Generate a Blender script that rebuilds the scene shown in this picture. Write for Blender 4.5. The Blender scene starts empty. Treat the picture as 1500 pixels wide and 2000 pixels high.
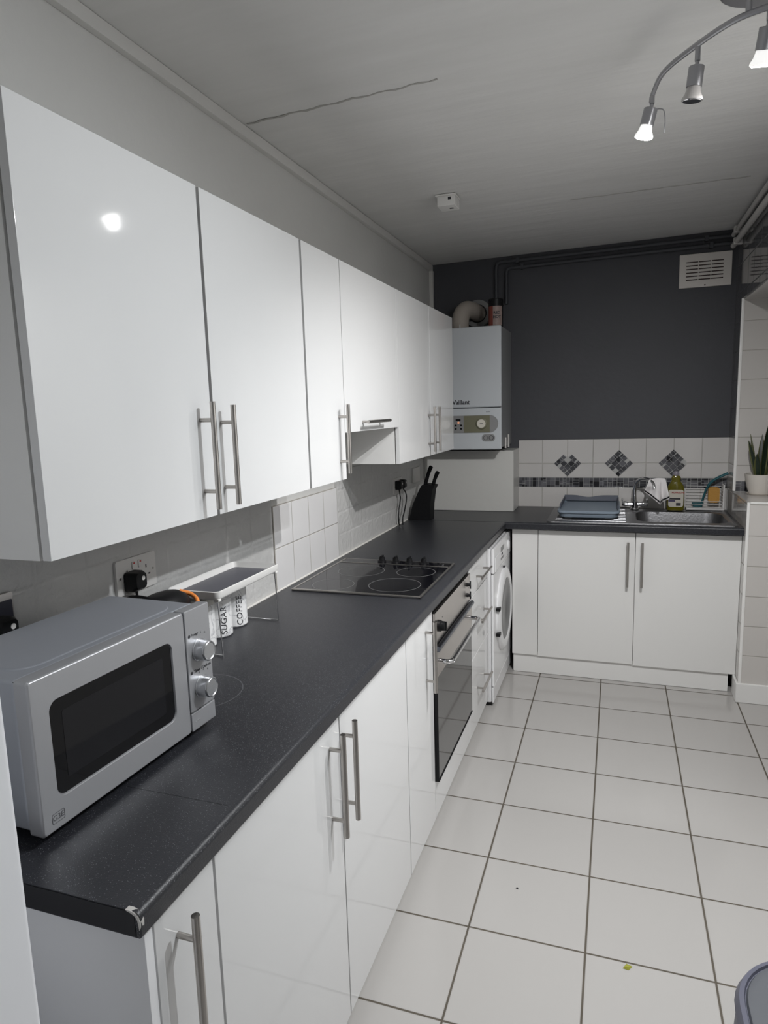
import bpy, bmesh, math, random
from mathutils import Vector, Matrix
random.seed(4)
PI = math.pi
S = bpy.context.scene
COL = S.collection

# ------------------------------------------------------------------ camera
cd = bpy.data.cameras.new('camera'); cam = bpy.data.objects.new('camera', cd); COL.objects.link(cam)
S.camera = cam
R = Matrix(((0.945006, -0.021226, 0.326363), (0.325693, 0.151958, -0.933184), (-0.029786, 0.988159, 0.150514)))
cam.matrix_world = Matrix.Translation((1.17571, -4.41252, 1.55982)) @ R.to_4x4()
cd.sensor_fit = 'AUTO'; cd.sensor_width = 36; cd.lens = 1303.98 / 2000 * 36
cd.clip_start = 0.02; cd.clip_end = 60
# ------------------------------------------------------------------ world, exposure
W_ = bpy.data.worlds.new('night'); S.world = W_; W_.use_nodes = True
W_.node_tree.nodes['Background'].inputs[0].default_value = (0.05, 0.07, 0.12, 1)
W_.node_tree.nodes['Background'].inputs[1].default_value = 0.05
S.view_settings.view_transform = 'Standard'; S.view_settings.look = 'None'
S.view_settings.exposure = 0.0; S.view_settings.gamma = 1; S.view_settings.use_curve_mapping = False
S.cycles.max_bounces = 12; S.cycles.diffuse_bounces = 6; S.cycles.glossy_bounces = 6
S.cycles.sample_clamp_indirect = 6; S.cycles.caustics_reflective = False; S.cycles.caustics_refractive = False
S.cycles.use_denoising = True
SPOT_W = 65.0       # power of each lit spotlight
SPOT_DEG = 152.0     # beam, fading to the rim

# ------------------------------------------------------------------ materials
def mat(name, col, rough=0.5, metal=0, spec=0.5, coat=0, emit=None, es=0, trans=0, ior=1.45, bump=0, bscale=40, noise=0, nscale=8, aniso=0):
    m = bpy.data.materials.new(name); m.use_nodes = True
    nt = m.node_tree; b = nt.nodes['Principled BSDF']
    b.inputs['Base Color'].default_value = (*col, 1); b.inputs['Roughness'].default_value = rough
    b.inputs['Metallic'].default_value = metal; b.inputs['Specular IOR Level'].default_value = spec
    b.inputs['Coat Weight'].default_value = coat; b.inputs['Coat Roughness'].default_value = 0.05
    b.inputs['IOR'].default_value = ior; b.inputs['Transmission Weight'].default_value = trans
    if emit: b.inputs['Emission Color'].default_value = (*emit, 1); b.inputs['Emission Strength'].default_value = es
    N = nt.nodes.new; L = nt.links.new
    if bump or noise:
        g = N('ShaderNodeNewGeometry')
        if noise:
            t = N('ShaderNodeTexNoise'); t.inputs['Scale'].default_value = nscale; t.inputs['Detail'].default_value = 6
            L(g.outputs['Position'], t.inputs['Vector'])
            mx = N('ShaderNodeMix'); mx.data_type = 'RGBA'
            mx.inputs[6].default_value = (*[c * (1 - noise) for c in col], 1); mx.inputs[7].default_value = (*[min(1, c * (1 + noise)) for c in col], 1)
            L(t.outputs['Fac'], mx.inputs[0]); L(mx.outputs[2], b.inputs['Base Color'])
        if bump:
            t = N('ShaderNodeTexNoise'); t.inputs['Scale'].default_value = bscale; t.inputs['Detail'].default_value = 5
            L(g.outputs['Position'], t.inputs['Vector'])
            bp = N('ShaderNodeBump'); bp.inputs['Strength'].default_value = bump; bp.inputs['Distance'].default_value = 0.01
            L(t.outputs['Fac'], bp.inputs['Height']); L(bp.outputs['Normal'], b.inputs['Normal'])
    return m

def tile_mat(name, col, grout, a0, s0, o0, a1, s1, o1, w, rough=0.12, bstr=0.6, wav=0.0, wscale=6, vary=0.0, rough_grout=0.8):
    """tiles laid on world axes a0/a1 with size s and origin o; w = joint width"""
    m = bpy.data.materials.new(name); m.use_nodes = True; nt = m.node_tree; b = nt.nodes['Principled BSDF']
    N = nt.nodes.new; L = nt.links.new
    g = N('ShaderNodeNewGeometry'); sp = N('ShaderNodeSeparateXYZ'); L(g.outputs['Position'], sp.inputs[0])
    def M(op, *a):
        n = N('ShaderNodeMath'); n.operation = op
        for i, v in enumerate(a):
            if isinstance(v, (int, float)): n.inputs[i].default_value = v
            else: L(v, n.inputs[i])
        return n.outputs[0]
    ds = []; ids = []
    for a, s, o in ((a0, s0, o0), (a1, s1, o1)):
        u = M('DIVIDE', M('SUBTRACT', sp.outputs['XYZ'.index(a)], o), s)
        f = M('FRACT', u); ids.append(M('FLOOR', u))
        ds.append(M('MULTIPLY', M('MINIMUM', f, M('SUBTRACT', 1.0, f)), s))
    d = M('MINIMUM', ds[0], ds[1])
    mr = N('ShaderNodeMapRange'); L(d, mr.inputs[0]); mr.inputs[1].default_value = w * 0.4; mr.inputs[2].default_value = w * 0.75
    fac = mr.outputs[0]
    cx = N('ShaderNodeCombineXYZ'); L(ids[0], cx.inputs[0]); L(ids[1], cx.inputs[1])
    wn = N('ShaderNodeTexWhiteNoise'); L(cx.outputs[0], wn.inputs['Vector'])
    v = N('ShaderNodeMix'); v.data_type = 'RGBA'; v.inputs[6].default_value = (*col, 1); v.inputs[7].default_value = (*[c * (1 - vary) for c in col], 1)
    L(wn.outputs['Value'], v.inputs[0])
    t = N('ShaderNodeTexNoise'); t.inputs['Scale'].default_value = 9; t.inputs['Detail'].default_value = 4; L(g.outputs['Position'], t.inputs['Vector'])
    gx = N('ShaderNodeMix'); gx.data_type = 'RGBA'; gx.inputs[6].default_value = (*[c * 0.7 for c in grout], 1); gx.inputs[7].default_value = (*[min(1, c * 1.5) for c in grout], 1)
    L(t.outputs['Fac'], gx.inputs[0])
    mx = N('ShaderNodeMix'); mx.data_type = 'RGBA'; L(fac, mx.inputs[0]); L(gx.outputs[2], mx.inputs[6]); L(v.outputs[2], mx.inputs[7])
    L(mx.outputs[2], b.inputs['Base Color'])
    rr = N('ShaderNodeMapRange'); L(fac, rr.inputs[0]); rr.inputs[3].default_value = rough_grout; rr.inputs[4].default_value = rough
    L(rr.outputs[0], b.inputs['Roughness'])
    mr2 = N('ShaderNodeMapRange'); L(d, mr2.inputs[0]); mr2.inputs[1].default_value = w * 0.2; mr2.inputs[2].default_value = w * 1.2
    h = mr2.outputs[0]
    bp = N('ShaderNodeBump'); bp.inputs['Strength'].default_value = bstr; bp.inputs['Distance'].default_value = 0.002; L(h, bp.inputs['Height'])
    out = bp.outputs['Normal']
    if wav:
        t2 = N('ShaderNodeTexNoise'); t2.inputs['Scale'].default_value = wscale; t2.inputs['Detail'].default_value = 3; L(g.outputs['Position'], t2.inputs['Vector'])
        b2 = N('ShaderNodeBump'); b2.inputs['Strength'].default_value = wav; b2.inputs['Distance'].default_value = 0.01; L(t2.outputs['Fac'], b2.inputs['Height']); L(out, b2.inputs['Normal']); out = b2.outputs['Normal']
    L(out, b.inputs['Normal'])
    return m

def worktop_mat():
    m = mat('speckled_laminate', (0.024, 0.025, 0.030), rough=0.33, spec=0.5, bump=0.12, bscale=500)
    nt = m.node_tree; b = nt.nodes['Principled BSDF']; N = nt.nodes.new; L = nt.links.new
    g = N('ShaderNodeNewGeometry')
    v = N('ShaderNodeTexVoronoi'); v.inputs['Scale'].default_value = 330; L(g.outputs['Position'], v.inputs['Vector'])
    mr = N('ShaderNodeMapRange'); L(v.outputs['Distance'], mr.inputs[0]); mr.inputs[1].default_value = 0.05; mr.inputs[2].default_value = 0.3; mr.inputs[3].default_value = 1; mr.inputs[4].default_value = 0
    r = N('ShaderNodeMath'); r.operation = 'GREATER_THAN'; sep = N('ShaderNodeSeparateColor'); L(v.outputs['Color'], sep.inputs[0]); L(sep.outputs[0], r.inputs[0]); r.inputs[1].default_value = 0.55
    k = N('ShaderNodeMath'); k.operation = 'MULTIPLY'; L(mr.outputs[0], k.inputs[0]); L(r.outputs[0], k.inputs[1])
    # a faint ring left by a hot pan: distance to a circle on the top
    d = N('ShaderNodeVectorMath'); d.operation = 'DISTANCE'; L(g.outputs['Position'], d.inputs[0]); d.inputs[1].default_value = (0.245, -3.135, 0.91)
    s1 = N('ShaderNodeMath'); s1.operation = 'SUBTRACT'; L(d.outputs['Value'], s1.inputs[0]); s1.inputs[1].default_value = 0.105
    s2 = N('ShaderNodeMath'); s2.operation = 'ABSOLUTE'; L(s1.outputs[0], s2.inputs[0])
    s3 = N('ShaderNodeMath'); s3.operation = 'LESS_THAN'; L(s2.outputs[0], s3.inputs[0]); s3.inputs[1].default_value = 0.0012
    s4 = N('ShaderNodeMath'); s4.operation = 'MULTIPLY_ADD'; L(s3.outputs[0], s4.inputs[0]); s4.inputs[1].default_value = 0.35; L(k.outputs[0], s4.inputs[2])
    mx = N('ShaderNodeMix'); mx.data_type = 'RGBA'; mx.clamp_factor = True; L(s4.outputs[0], mx.inputs[0])
    mx.inputs[6].default_value = (0.024, 0.025, 0.030, 1); mx.inputs[7].default_value = (0.24, 0.245, 0.26, 1)
    L(mx.outputs[2], b.inputs['Base Color'])
    return m

def mosaic_mat():
    m = mat('mosaic_glass', (0.05, 0.05, 0.055), rough=0.12)
    nt = m.node_tree; b = nt.nodes['Principled BSDF']; N = nt.nodes.new; L = nt.links.new
    g = N('ShaderNodeNewGeometry'); t = N('ShaderNodeTexWhiteNoise')
    sn = N('ShaderNodeVectorMath'); sn.operation = 'SNAP'; L(g.outputs['Position'], sn.inputs[0]); sn.inputs[1].default_value = (0.03, 10, 0.03)
    L(sn.outputs[0], t.inputs['Vector'])
    cr = N('ShaderNodeValToRGB'); cr.color_ramp.elements[0].color = (0.012, 0.012, 0.015, 1); cr.color_ramp.elements[1].color = (0.16, 0.16, 0.175, 1)
    L(t.outputs['Value'], cr.inputs[0]); L(cr.outputs[0], b.inputs['Base Color'])
    return m

def ceiling_mat():
    m = mat('ceiling_plaster', (0.60, 0.585, 0.56), rough=0.9)
    nt = m.node_tree; b = nt.nodes['Principled BSDF']; N = nt.nodes.new; L = nt.links.new
    g = N('ShaderNodeNewGeometry'); mp = N('ShaderNodeMapping'); mp.inputs['Scale'].default_value = (1.2, 7, 1); mp.inputs['Rotation'].default_value = (0, 0, 0.12)
    L(g.outputs['Position'], mp.inputs['Vector'])
    t = N('ShaderNodeTexNoise'); t.inputs['Scale'].default_value = 2.2; t.inputs['Detail'].default_value = 7; L(mp.outputs[0], t.inputs['Vector'])
    t2 = N('ShaderNodeTexNoise'); t2.inputs['Scale'].default_value = 60; t2.inputs['Detail'].default_value = 3; L(g.outputs['Position'], t2.inputs['Vector'])
    ad = N('ShaderNodeMath'); ad.operation = 'MULTIPLY_ADD'; L(t2.outputs['Fac'], ad.inputs[0]); ad.inputs[1].default_value = 0.12; L(t.outputs['Fac'], ad.inputs[2])
    bp = N('ShaderNodeBump'); bp.inputs['Strength'].default_value = 0.22; bp.inputs['Distance'].default_value = 0.02
    L(ad.outputs[0], bp.inputs['Height']); L(bp.outputs['Normal'], b.inputs['Normal'])
    cr = N('ShaderNodeMix'); cr.data_type = 'RGBA'; cr.inputs[6].default_value = (0.64, 0.635, 0.62, 1); cr.inputs[7].default_value = (0.75, 0.745, 0.735, 1)
    L(t.outputs['Fac'], cr.inputs[0]); L(cr.outputs[2], b.inputs['Base Color'])
    return m

def marble_mat():
    m = mat('marbled_ceramic', (0.85, 0.85, 0.85), rough=0.2)
    nt = m.node_tree; b = nt.nodes['Principled BSDF']; N = nt.nodes.new; L = nt.links.new
    g = N('ShaderNodeNewGeometry'); t = N('ShaderNodeTexNoise'); t.inputs['Scale'].default_value = 14; t.inputs['Detail'].default_value = 4; t.inputs['Distortion'].default_value = 1.2
    L(g.outputs['Position'], t.inputs['Vector'])
    cr = N('ShaderNodeValToRGB'); e = cr.color_ramp.elements; e[0].position = 0.47; e[0].color = (0.86, 0.86, 0.86, 1); e[1].position = 0.53; e[1].color = (0.86, 0.86, 0.86, 1)
    n = e.new(0.5); n.color = (0.55, 0.55, 0.57, 1)
    L(t.outputs['Fac'], cr.inputs[0]); L(cr.outputs[0], b.inputs['Base Color'])
    return m

FLOOR = tile_mat('floor_tiles', (0.455, 0.44, 0.425), (0.085, 0.072, 0.055), 'X', .3398, .7829, 'Y', .3319, -.6332, 0.0055, rough=0.13, wav=0.05, wscale=5, vary=0.04)
WALLT = tile_mat('white_glazed_tiles', (0.62, 0.60, 0.585), (0.36, 0.345, 0.32), 'X', .1558, .5726, 'Z', .152, 1.1905, 0.0035, rough=0.1, wav=0.12, wscale=9)
REVT = tile_mat('reveal_glazed_tiles', (0.60, 0.575, 0.55), (0.34, 0.32, 0.29), 'X', 1.0, 1.3, 'Z', .157, .8820, 0.003, rough=0.1, wav=0.08, wscale=9)
UPT = tile_mat('darkened_upper_glazed_tiles', (0.14, 0.14, 0.145), (0.10, 0.10, 0.10), 'Y', .157, -.70, 'Z', .157, .8820, 0.003, rough=0.06, wav=0.1, wscale=7)  # base darkened to stand in for dim light and the dark wall's reflection
SIDET = tile_mat('side_glazed_tiles', (0.50, 0.485, 0.465), (0.30, 0.28, 0.26), 'Y', .157, -.70, 'Z', .157, .8820, 0.003, rough=0.07, wav=0.15, wscale=7)
HOBT = tile_mat('hob_glazed_tiles', (0.70, 0.69, 0.69), (0.33, 0.31, 0.28), 'Y', .147, -2.2955, 'Z', .158, .912, 0.0028, rough=0.08, wav=0.1, wscale=9)
PAINTT = tile_mat('painted_over_tiles', (0.56, 0.555, 0.545), (0.50, 0.495, 0.485), 'Y', .15, -2.2955, 'Z', .10, .912, 0.006, rough=0.34, bstr=0.4, wav=0.35, wscale=45, rough_grout=0.35)
PLASTER = mat('wall_plaster', (0.64, 0.635, 0.62), rough=0.75, bump=0.25, bscale=25)
DARKP = mat('charcoal_wall_paint', (0.064, 0.065, 0.074), rough=0.6, bump=0.15, bscale=30, noise=0.06, nscale=4)
CEIL = ceiling_mat()
TRIM = mat('white_plastic_trim', (0.66, 0.65, 0.63), rough=0.4)
TRIMT = mat('tile_edge_trim', (0.85, 0.84, 0.82), rough=0.3)
GLOSS = mat('gloss_white_door', (0.72, 0.72, 0.72), rough=0.07, spec=0.45)
CARC = mat('white_melamine', (0.80, 0.795, 0.78), rough=0.45)
SATIN = mat('satin_white_board', (0.78, 0.775, 0.76), rough=0.28)
STEEL = mat('brushed_steel', (0.50, 0.475, 0.45), rough=0.3, metal=1)
CHROME = mat('chrome', (0.72, 0.72, 0.73), rough=0.08, metal=1)
SINKM = mat('sink_steel', (0.27, 0.27, 0.28), rough=0.38, metal=1, bump=0.1, bscale=80)
OVENS = mat('oven_steel', (0.62, 0.58, 0.55), rough=0.26, metal=1)
WORK = worktop_mat()
BLACK = mat('black_plastic', (0.008, 0.008, 0.009), rough=0.42, spec=.3)
BLACKG = mat('black_glass', (0.006, 0.006, 0.008), rough=0.05, spec=0.6)
OVENG = mat('oven_mirror_glass', (0.10, 0.10, 0.10), rough=0.06, metal=0.55, spec=0.9)
SILV = mat('silver_paint', (0.46, 0.465, 0.485), rough=0.34, metal=0.55)
SILVT = mat('silver_paint_top', (0.42, 0.44, 0.485), rough=0.32, metal=0.45)
SILK = mat('silver_knob', (0.62, 0.63, 0.65), rough=0.22, metal=0.8)
APPL = mat('appliance_white', (0.80, 0.80, 0.81), rough=0.22)
FRID = mat('fridge_white', (0.88, 0.885, 0.91), rough=0.35)
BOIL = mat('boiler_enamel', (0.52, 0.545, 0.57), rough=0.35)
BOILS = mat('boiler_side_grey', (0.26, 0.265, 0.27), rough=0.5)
OLIVE = mat('olive_grey_panel', (0.17, 0.165, 0.11), rough=0.4)
GREYP = mat('grey_plastic', (0.25, 0.25, 0.25), rough=0.45)
DGREY = mat('dark_grey_print', (0.04, 0.04, 0.045), rough=0.6)
DIAL = mat('pale_dial', (0.65, 0.62, 0.55), rough=0.4)
SOCK = mat('white_socket_plastic', (0.72, 0.70, 0.68), rough=0.35)
RED = mat('red_neon_switch', (0.5, 0.04, 0.03), rough=0.4)
ORANGE = mat('orange_trim', (0.90, 0.30, 0.07), rough=0.4)
TRAYW = mat('white_enamel_tray', (0.80, 0.79, 0.77), rough=0.3)
TRAYG = mat('grey_tray_mat', (0.10, 0.10, 0.12), rough=0.35)
MARB = marble_mat()
PIPED = mat('painted_dark_pipe', (0.055, 0.058, 0.066), rough=0.45)
PIPEW = mat('painted_white_pipe', (0.60, 0.58, 0.56), rough=0.45)
VENT = mat('cream_vent_plastic', (0.70, 0.66, 0.62), rough=0.45)
VENTD = mat('brown_dark_slot', (0.045, 0.028, 0.026), rough=0.8)
FLUE = mat('cream_flue', (0.42, 0.375, 0.33), rough=0.6)
JARR = mat('red_label', (0.22, 0.05, 0.035), rough=0.4)
JARL = mat('pale_pink_label', (0.30, 0.23, 0.21), rough=0.5, noise=0.25, nscale=60)
MOSG = mat('mosaic_grout', (0.45, 0.45, 0.44), rough=0.7)
MOS = mosaic_mat()
BLUEG = mat('blue_grey_silicone', (0.235, 0.285, 0.345), rough=0.45)
BLUED = mat('dark_blue_grey_silicone', (0.085, 0.095, 0.125), rough=0.5)
TEAL = mat('teal_plastic', (0.015, 0.10, 0.12), rough=0.35)
SPONGE = mat('orange_sponge', (0.60, 0.32, 0.08), rough=0.95, bump=0.6, bscale=300)
SOAP = mat('green_yellow_soap', (0.12, 0.105, 0.008), rough=0.12, spec=0.6)
LABEL = mat('cream_label', (0.60, 0.57, 0.50), rough=0.5)
LABR = mat('red_print', (0.35, 0.03, 0.03), rough=0.5)
CLOTH = mat('white_towelling', (0.88, 0.85, 0.85), rough=0.95, bump=0.5, bscale=400)
WIREW = mat('white_coated_wire', (0.70, 0.69, 0.68), rough=0.35)
LEAF = mat('snake_plant_leaf', (0.012, 0.022, 0.011), rough=0.4, noise=0.6, nscale=90)
LEAFE = mat('yellow_leaf_margin', (0.085, 0.09, 0.028), rough=0.45)
POT = mat('white_ribbed_pot', (0.62, 0.58, 0.53), rough=0.5)
SOIL = mat('soil', (0.02, 0.015, 0.01), rough=1)
BINB = mat('grey_lilac_bin', (0.105, 0.108, 0.145), rough=0.5)
BINL = mat('grey_bin_lid', (0.085, 0.09, 0.102), rough=0.5)
LAMPM = mat('brushed_nickel', (0.40, 0.40, 0.42), rough=0.34, metal=.85)
LENS = mat('lit_lens', (1, 1, 1), emit=(1.0, 0.985, 0.96), es=70.0)
BULBB = mat('lit_frosted_bulb', (0.9, 0.9, 0.9), rough=0.4, emit=(1, 0.99, 0.97), es=0.7)
BULBO = mat('unlit_bulb_glass', (0.55, 0.53, 0.52), rough=0.15, spec=0.6)
GLASS = mat('window_glass', (0.9, 0.95, 0.95), rough=0.02, trans=1.0)
UPVC = mat('white_upvc', (0.72, 0.72, 0.71), rough=0.35)
CHIP = mat('pale_chipped_core', (0.65, 0.63, 0.60), rough=0.8)
GREENB = mat('green_crumb', (0.30, 0.30, 0.04), rough=0.9)
CAULK = mat('white_sealant', (0.72, 0.70, 0.66), rough=0.5)

# ------------------------------------------------------------------ mesh builder
class MB:
    def __init__(s): s.bm = bmesh.new()
    def _merge(s, b2, M=None):
        if M is not None: bmesh.ops.transform(b2, matrix=M, verts=b2.verts)
        me = bpy.data.meshes.new('tmp'); b2.to_mesh(me); b2.free(); s.bm.from_mesh(me); bpy.data.meshes.remove(me); return s
    def box(s, x0, x1, y0, y1, z0, z1, bev=0, seg=2, M=None):
        b = bmesh.new(); bmesh.ops.create_cube(b, size=1)
        for v in b.verts:
            v.co = Vector(((x0 + x1) / 2 + v.co.x * (x1 - x0), (y0 + y1) / 2 + v.co.y * (y1 - y0), (z0 + z1) / 2 + v.co.z * (z1 - z0)))
        if bev: bmesh.ops.bevel(b, geom=b.edges[:], offset=bev, segments=seg, affect='EDGES', profile=0.5)
        return s._merge(b, M)
    def loft(s, rings, cap0=True, cap1=True, closed=True, M=None):
        b = bmesh.new(); rv = [[b.verts.new(p) for p in r] for r in rings]; n = len(rv[0])
        for a, c in zip(rv, rv[1:]):
            for i in range(n if closed else n - 1):
                j = (i + 1) % n; b.faces.new((a[i], a[j], c[j], c[i]))
        if cap0: b.faces.new(rv[0][::-1])
        if cap1: b.faces.new(rv[-1])
        bmesh.ops.recalc_face_normals(b, faces=b.faces[:])
        return s._merge(b, M)
    def cyl(s, p0, p1, r0, r1=None, n=24, caps=True):
        r1 = r0 if r1 is None else r1; return s.lathe(p0, p1, [(0, r0), (1, r1)], n, caps)
    def lathe(s, p0, p1, prof, n=32, caps=True):
        """prof: (t along axis as a fraction, radius)"""
        p0 = Vector(p0); p1 = Vector(p1); ax = p1 - p0; q = ax.to_track_quat('Z', 'Y'); rings = []
        for t, r in prof:
            c = p0 + ax * t; rings.append([c + q @ Vector((max(r, 1e-5) * math.cos(2 * PI * i / n), max(r, 1e-5) * math.sin(2 * PI * i / n), 0)) for i in range(n)])
        return s.loft(rings, caps, caps)
    def tube(s, pts, r, n=10, flat=1.0, caps=True):
        pts = [Vector(p) for p in pts]; rings = []; prev = None
        for i, p in enumerate(pts):
            t = (pts[min(i + 1, len(pts) - 1)] - pts[max(i - 1, 0)]).normalized()
            if prev is None:
                a = Vector((0, 0, 1)) if abs(t.z) < 0.9 else Vector((1, 0, 0)); u = t.cross(a).normalized()
            else: u = (prev - t * prev.dot(t)).normalized()
            prev = u; w = t.cross(u); rr = r[i] if isinstance(r, (list, tuple)) else r
            rings.append([p + u * rr * math.cos(2 * PI * k / n) + w * rr * flat * math.sin(2 * PI * k / n) for k in range(n)])
        return s.loft(rings, caps, caps)
    def prism(s, poly, h, M=None):
        return s.loft([[(x, y, 0) for x, y in poly], [(x, y, h) for x, y in poly]], M=M)
    def text(s, txt, size, fn, ext=0.0004, bold=0.0, align='CENTER', shear=0):
        cu = bpy.data.curves.new('t', 'FONT'); cu.body = txt; cu.size = size; cu.extrude = ext; cu.align_x = align; cu.align_y = 'CENTER'; cu.offset = bold; cu.shear = shear; cu.resolution_u = 3
        o = bpy.data.objects.new('t', cu); COL.objects.link(o)
        me = bpy.data.meshes.new_from_object(o); bpy.data.objects.remove(o); bpy.data.curves.remove(cu)
        b = bmesh.new(); b.from_mesh(me); bpy.data.meshes.remove(me)
        for v in b.verts: v.co = Vector(fn(*v.co))
        return s._merge(b)

def rrect(cx, cy, w, h, r, n=6):
    pts = []
    for qx, qy, a0 in ((1, 1, 0), (-1, 1, PI / 2), (-1, -1, PI), (1, -1, 1.5 * PI)):
        for k in range(n + 1):
            a = a0 + PI / 2 * k / n; pts.append((cx + qx * (w / 2 - r) + r * math.cos(a), cy + qy * (h / 2 - r) + r * math.sin(a)))
    return pts
def bez(p, n=16):
    """catmull-rom through points"""
    p = [Vector(q) for q in p]; P = [p[0] * 2 - p[1]] + p + [p[-1] * 2 - p[-2]]; out = []
    for i in range(1, len(P) - 2):
        for k in range(n):
            t = k / n; a, b, c, d = P[i - 1:i + 3]
            out.append(0.5 * ((2 * b) + (c - a) * t + (2 * a - 5 * b + 4 * c - d) * t * t + (3 * b - a - 3 * c + d) * t ** 3))
    out.append(p[-1]); return out
# frames for flat drawings: local (u, v, h) -> world
def face_x(x, y0, z0): return lambda u, v, h=0: (x + h, y0 + u, z0 + v)      # faces +x, u runs away from the camera
def face_y(y, x0, z0): return lambda u, v, h=0: (x0 + u, y - h, z0 + v)      # faces -y
def MX(x, y0, z0): return Matrix(((0, 0, 1, x), (1, 0, 0, y0), (0, 1, 0, z0), (0, 0, 0, 1)))
def MY(y, x0, z0): return Matrix(((1, 0, 0, x0), (0, 0, -1, y), (0, 1, 0, z0), (0, 0, 0, 1)))

def tag(o, label=None, cat=None, group=None, kind=None):
    if label: o['label'] = label
    if cat: o['category'] = cat
    if group: o['group'] = group
    if kind: o['kind'] = kind
    return o
def thing(name, loc, label, cat, group=None):
    o = bpy.data.objects.new(name, None); COL.objects.link(o); o.location = loc; o.empty_display_size = 0.05
    return tag(o, label, cat, group)
def base_of(o):
    v = Vector((0, 0, 0))
    while o is not None: v += o.location; o = o.parent
    return v
def ob(name, mb, m, parent=None, smooth=True, label=None):
    me = bpy.data.meshes.new(name); bm = mb.bm
    if parent is None:
        xs = [v.co for v in bm.verts]; L = Vector(((min(c.x for c in xs) + max(c.x for c in xs)) / 2, (min(c.y for c in xs) + max(c.y for c in xs)) / 2, min(c.z for c in xs)))
        off = L
    else: off = base_of(parent); L = Vector((0, 0, 0))
    bmesh.ops.translate(bm, vec=-off, verts=bm.verts)
    for f in bm.faces: f.smooth = smooth
    bm.to_mesh(me); bm.free(); me.materials.append(m)
    if smooth:
        try: me.set_sharp_from_angle(angle=math.radians(38))
        except Exception: pass
    o = bpy.data.objects.new(name, me); COL.objects.link(o); o.location = L
    if smooth:
        w = o.modifiers.new('even_normals', 'WEIGHTED_NORMAL'); w.keep_sharp = True; w.weight = 90
    if parent is not None: o.parent = parent
    if label: o['label'] = label
    return o
def each(name, mbs, m, parent): 
    return [ob(name, b, m, parent) for b in mbs]
def struct(name, mb, m, parent=None, smooth=False): 
    o = ob(name, mb, m, parent, smooth)
    if parent is None: o['kind'] = 'structure'
    return o
def copy_tree(o, parent=None):
    c = o.copy(); COL.objects.link(c)
    if parent is not None: c.parent = parent
    for ch in list(o.children): copy_tree(ch, c)
    return c

# ------------------------------------------------------------------ room
WX = 1.812
def cz(x): return 2.484 + 0.0155 * x           # the ceiling rises slightly to the right
struct('floor', MB().box(-0.1, 2.7, -6.0, 0.1, -0.1, 0), FLOOR)
m = MB(); m.loft([[(-.1, y, cz(-.1)), (2.7, y, cz(2.7)), (2.7, y, cz(2.7) + .1), (-.1, y, cz(-.1) + .1)] for y in (-6.0, -2.372)])
m.loft([[(-.1, y, cz(-.1) + .0015), (2.7, y, cz(2.7) + .0015), (2.7, y, cz(2.7) + .1), (-.1, y, cz(-.1) + .1)] for y in (-2.372, .1)])
struct('ceiling', m, CEIL)
def crack(pts, w):
    rr = random.Random(5); L0 = [(x + 0, y + w * (.4 + rr.random()), cz(x) - .0012) for x, y in pts]; L1 = [(x, y - w * (.4 + rr.random()), cz(x) - .0012) for x, y in pts]
    return MB().loft([L0, L1, [(x, y, z + .002) for x, y, z in L1], [(x, y, z + .002) for x, y, z in L0]], closed=False, cap0=False, cap1=False)
cl_ = bpy.data.objects['ceiling']
cm = mat('hairline_crack', (.40, .39, .37), rough=.9)
struct('ceiling_crack', crack([(.03 + .64 * k / 24, -2.360 - .028 * (k / 24) + .004 * math.sin(k * 1.7)) for k in range(25)], .0045), cm, cl_)
struct('ceiling_crack', crack([(.95 + .75 * k / 20, -1.02 + .03 * (k / 20) + .004 * math.sin(k * 2.1)) for k in range(21)], .004), mat('pale_filler_line', (.50, .49, .47), rough=.9), cl_)
wl = struct('wall_left', MB().box(-0.1, 0, -6.0, 0, 0, 2.484), PLASTER)
struct('painted_tiles', MB().box(0, 0.006, -3.76, -2.297, 0.91, 1.345).box(0, 0.006, -1.706, -0.258, 0.91, 1.30), PAINTT, wl)
struct('hob_tiles', MB().box(0, 0.011, -2.2965, -1.7065, 0.91, 1.228, 0.0012, 1), HOBT, wl)
struct('sealant_bead', MB().box(0.006, 0.0145, -3.76, -0.66, 0.909, 0.916, 0.003), CAULK, wl, True)
wb = struct('wall_back', MB().box(-0.1, 2.7, 0, 0.1, 0, 2.54), DARKP)
struct('splashback_tiles', MB().box(.579, WX, -.010, 0, 1.1005, 1.342, 0.001, 1).box(.579, WX, -.010, 0, .89, 1.0375, 0.001, 1), WALLT, wb)
def mosaic_row(x0, x1, z0, z1, fn, seed):
    rnd = random.Random(seed); g = 0.0022; mb = MB(); x = x0 + g
    def tl(a, b, c, d):
        if b - a < .003 or d - c < .003: return
        p = [fn(a, c, 0), fn(b, c, 0), fn(b, d, 0), fn(a, d, 0)]; q = [fn(a, c, .0022), fn(b, c, .0022), fn(b, d, .0022), fn(a, d, .0022)]
        mb.loft([p, q])
    while x < x1 - 0.008:
        w = rnd.choice((.018, .026, .036, .026)); w = min(w, x1 - x - g); h = z1 - z0; k = rnd.randint(0, 3)
        if k == 0: tl(x, x + w, z0 + g, z0 + h * .62); tl(x, x + w, z0 + h * .62 + g, z1 - g)
        elif k == 1: tl(x, x + w, z0 + g, z0 + h * .33); tl(x, x + w, z0 + h * .33 + g, z1 - g)
        elif k == 2: tl(x, x + w / 2 - g / 2, z0 + g, z0 + h * .5); tl(x + w / 2 + g / 2, x + w, z0 + g, z0 + h * .5); tl(x, x + w, z0 + h * .5 + g, z1 - g)
        else: tl(x, x + w, z0 + g, z0 + h * .45); tl(x, x + w, z0 + h * .45 + g, z0 + h * .72); tl(x, x + w, z0 + h * .72 + g, z1 - g)
        x += w + g
    return mb
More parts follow.
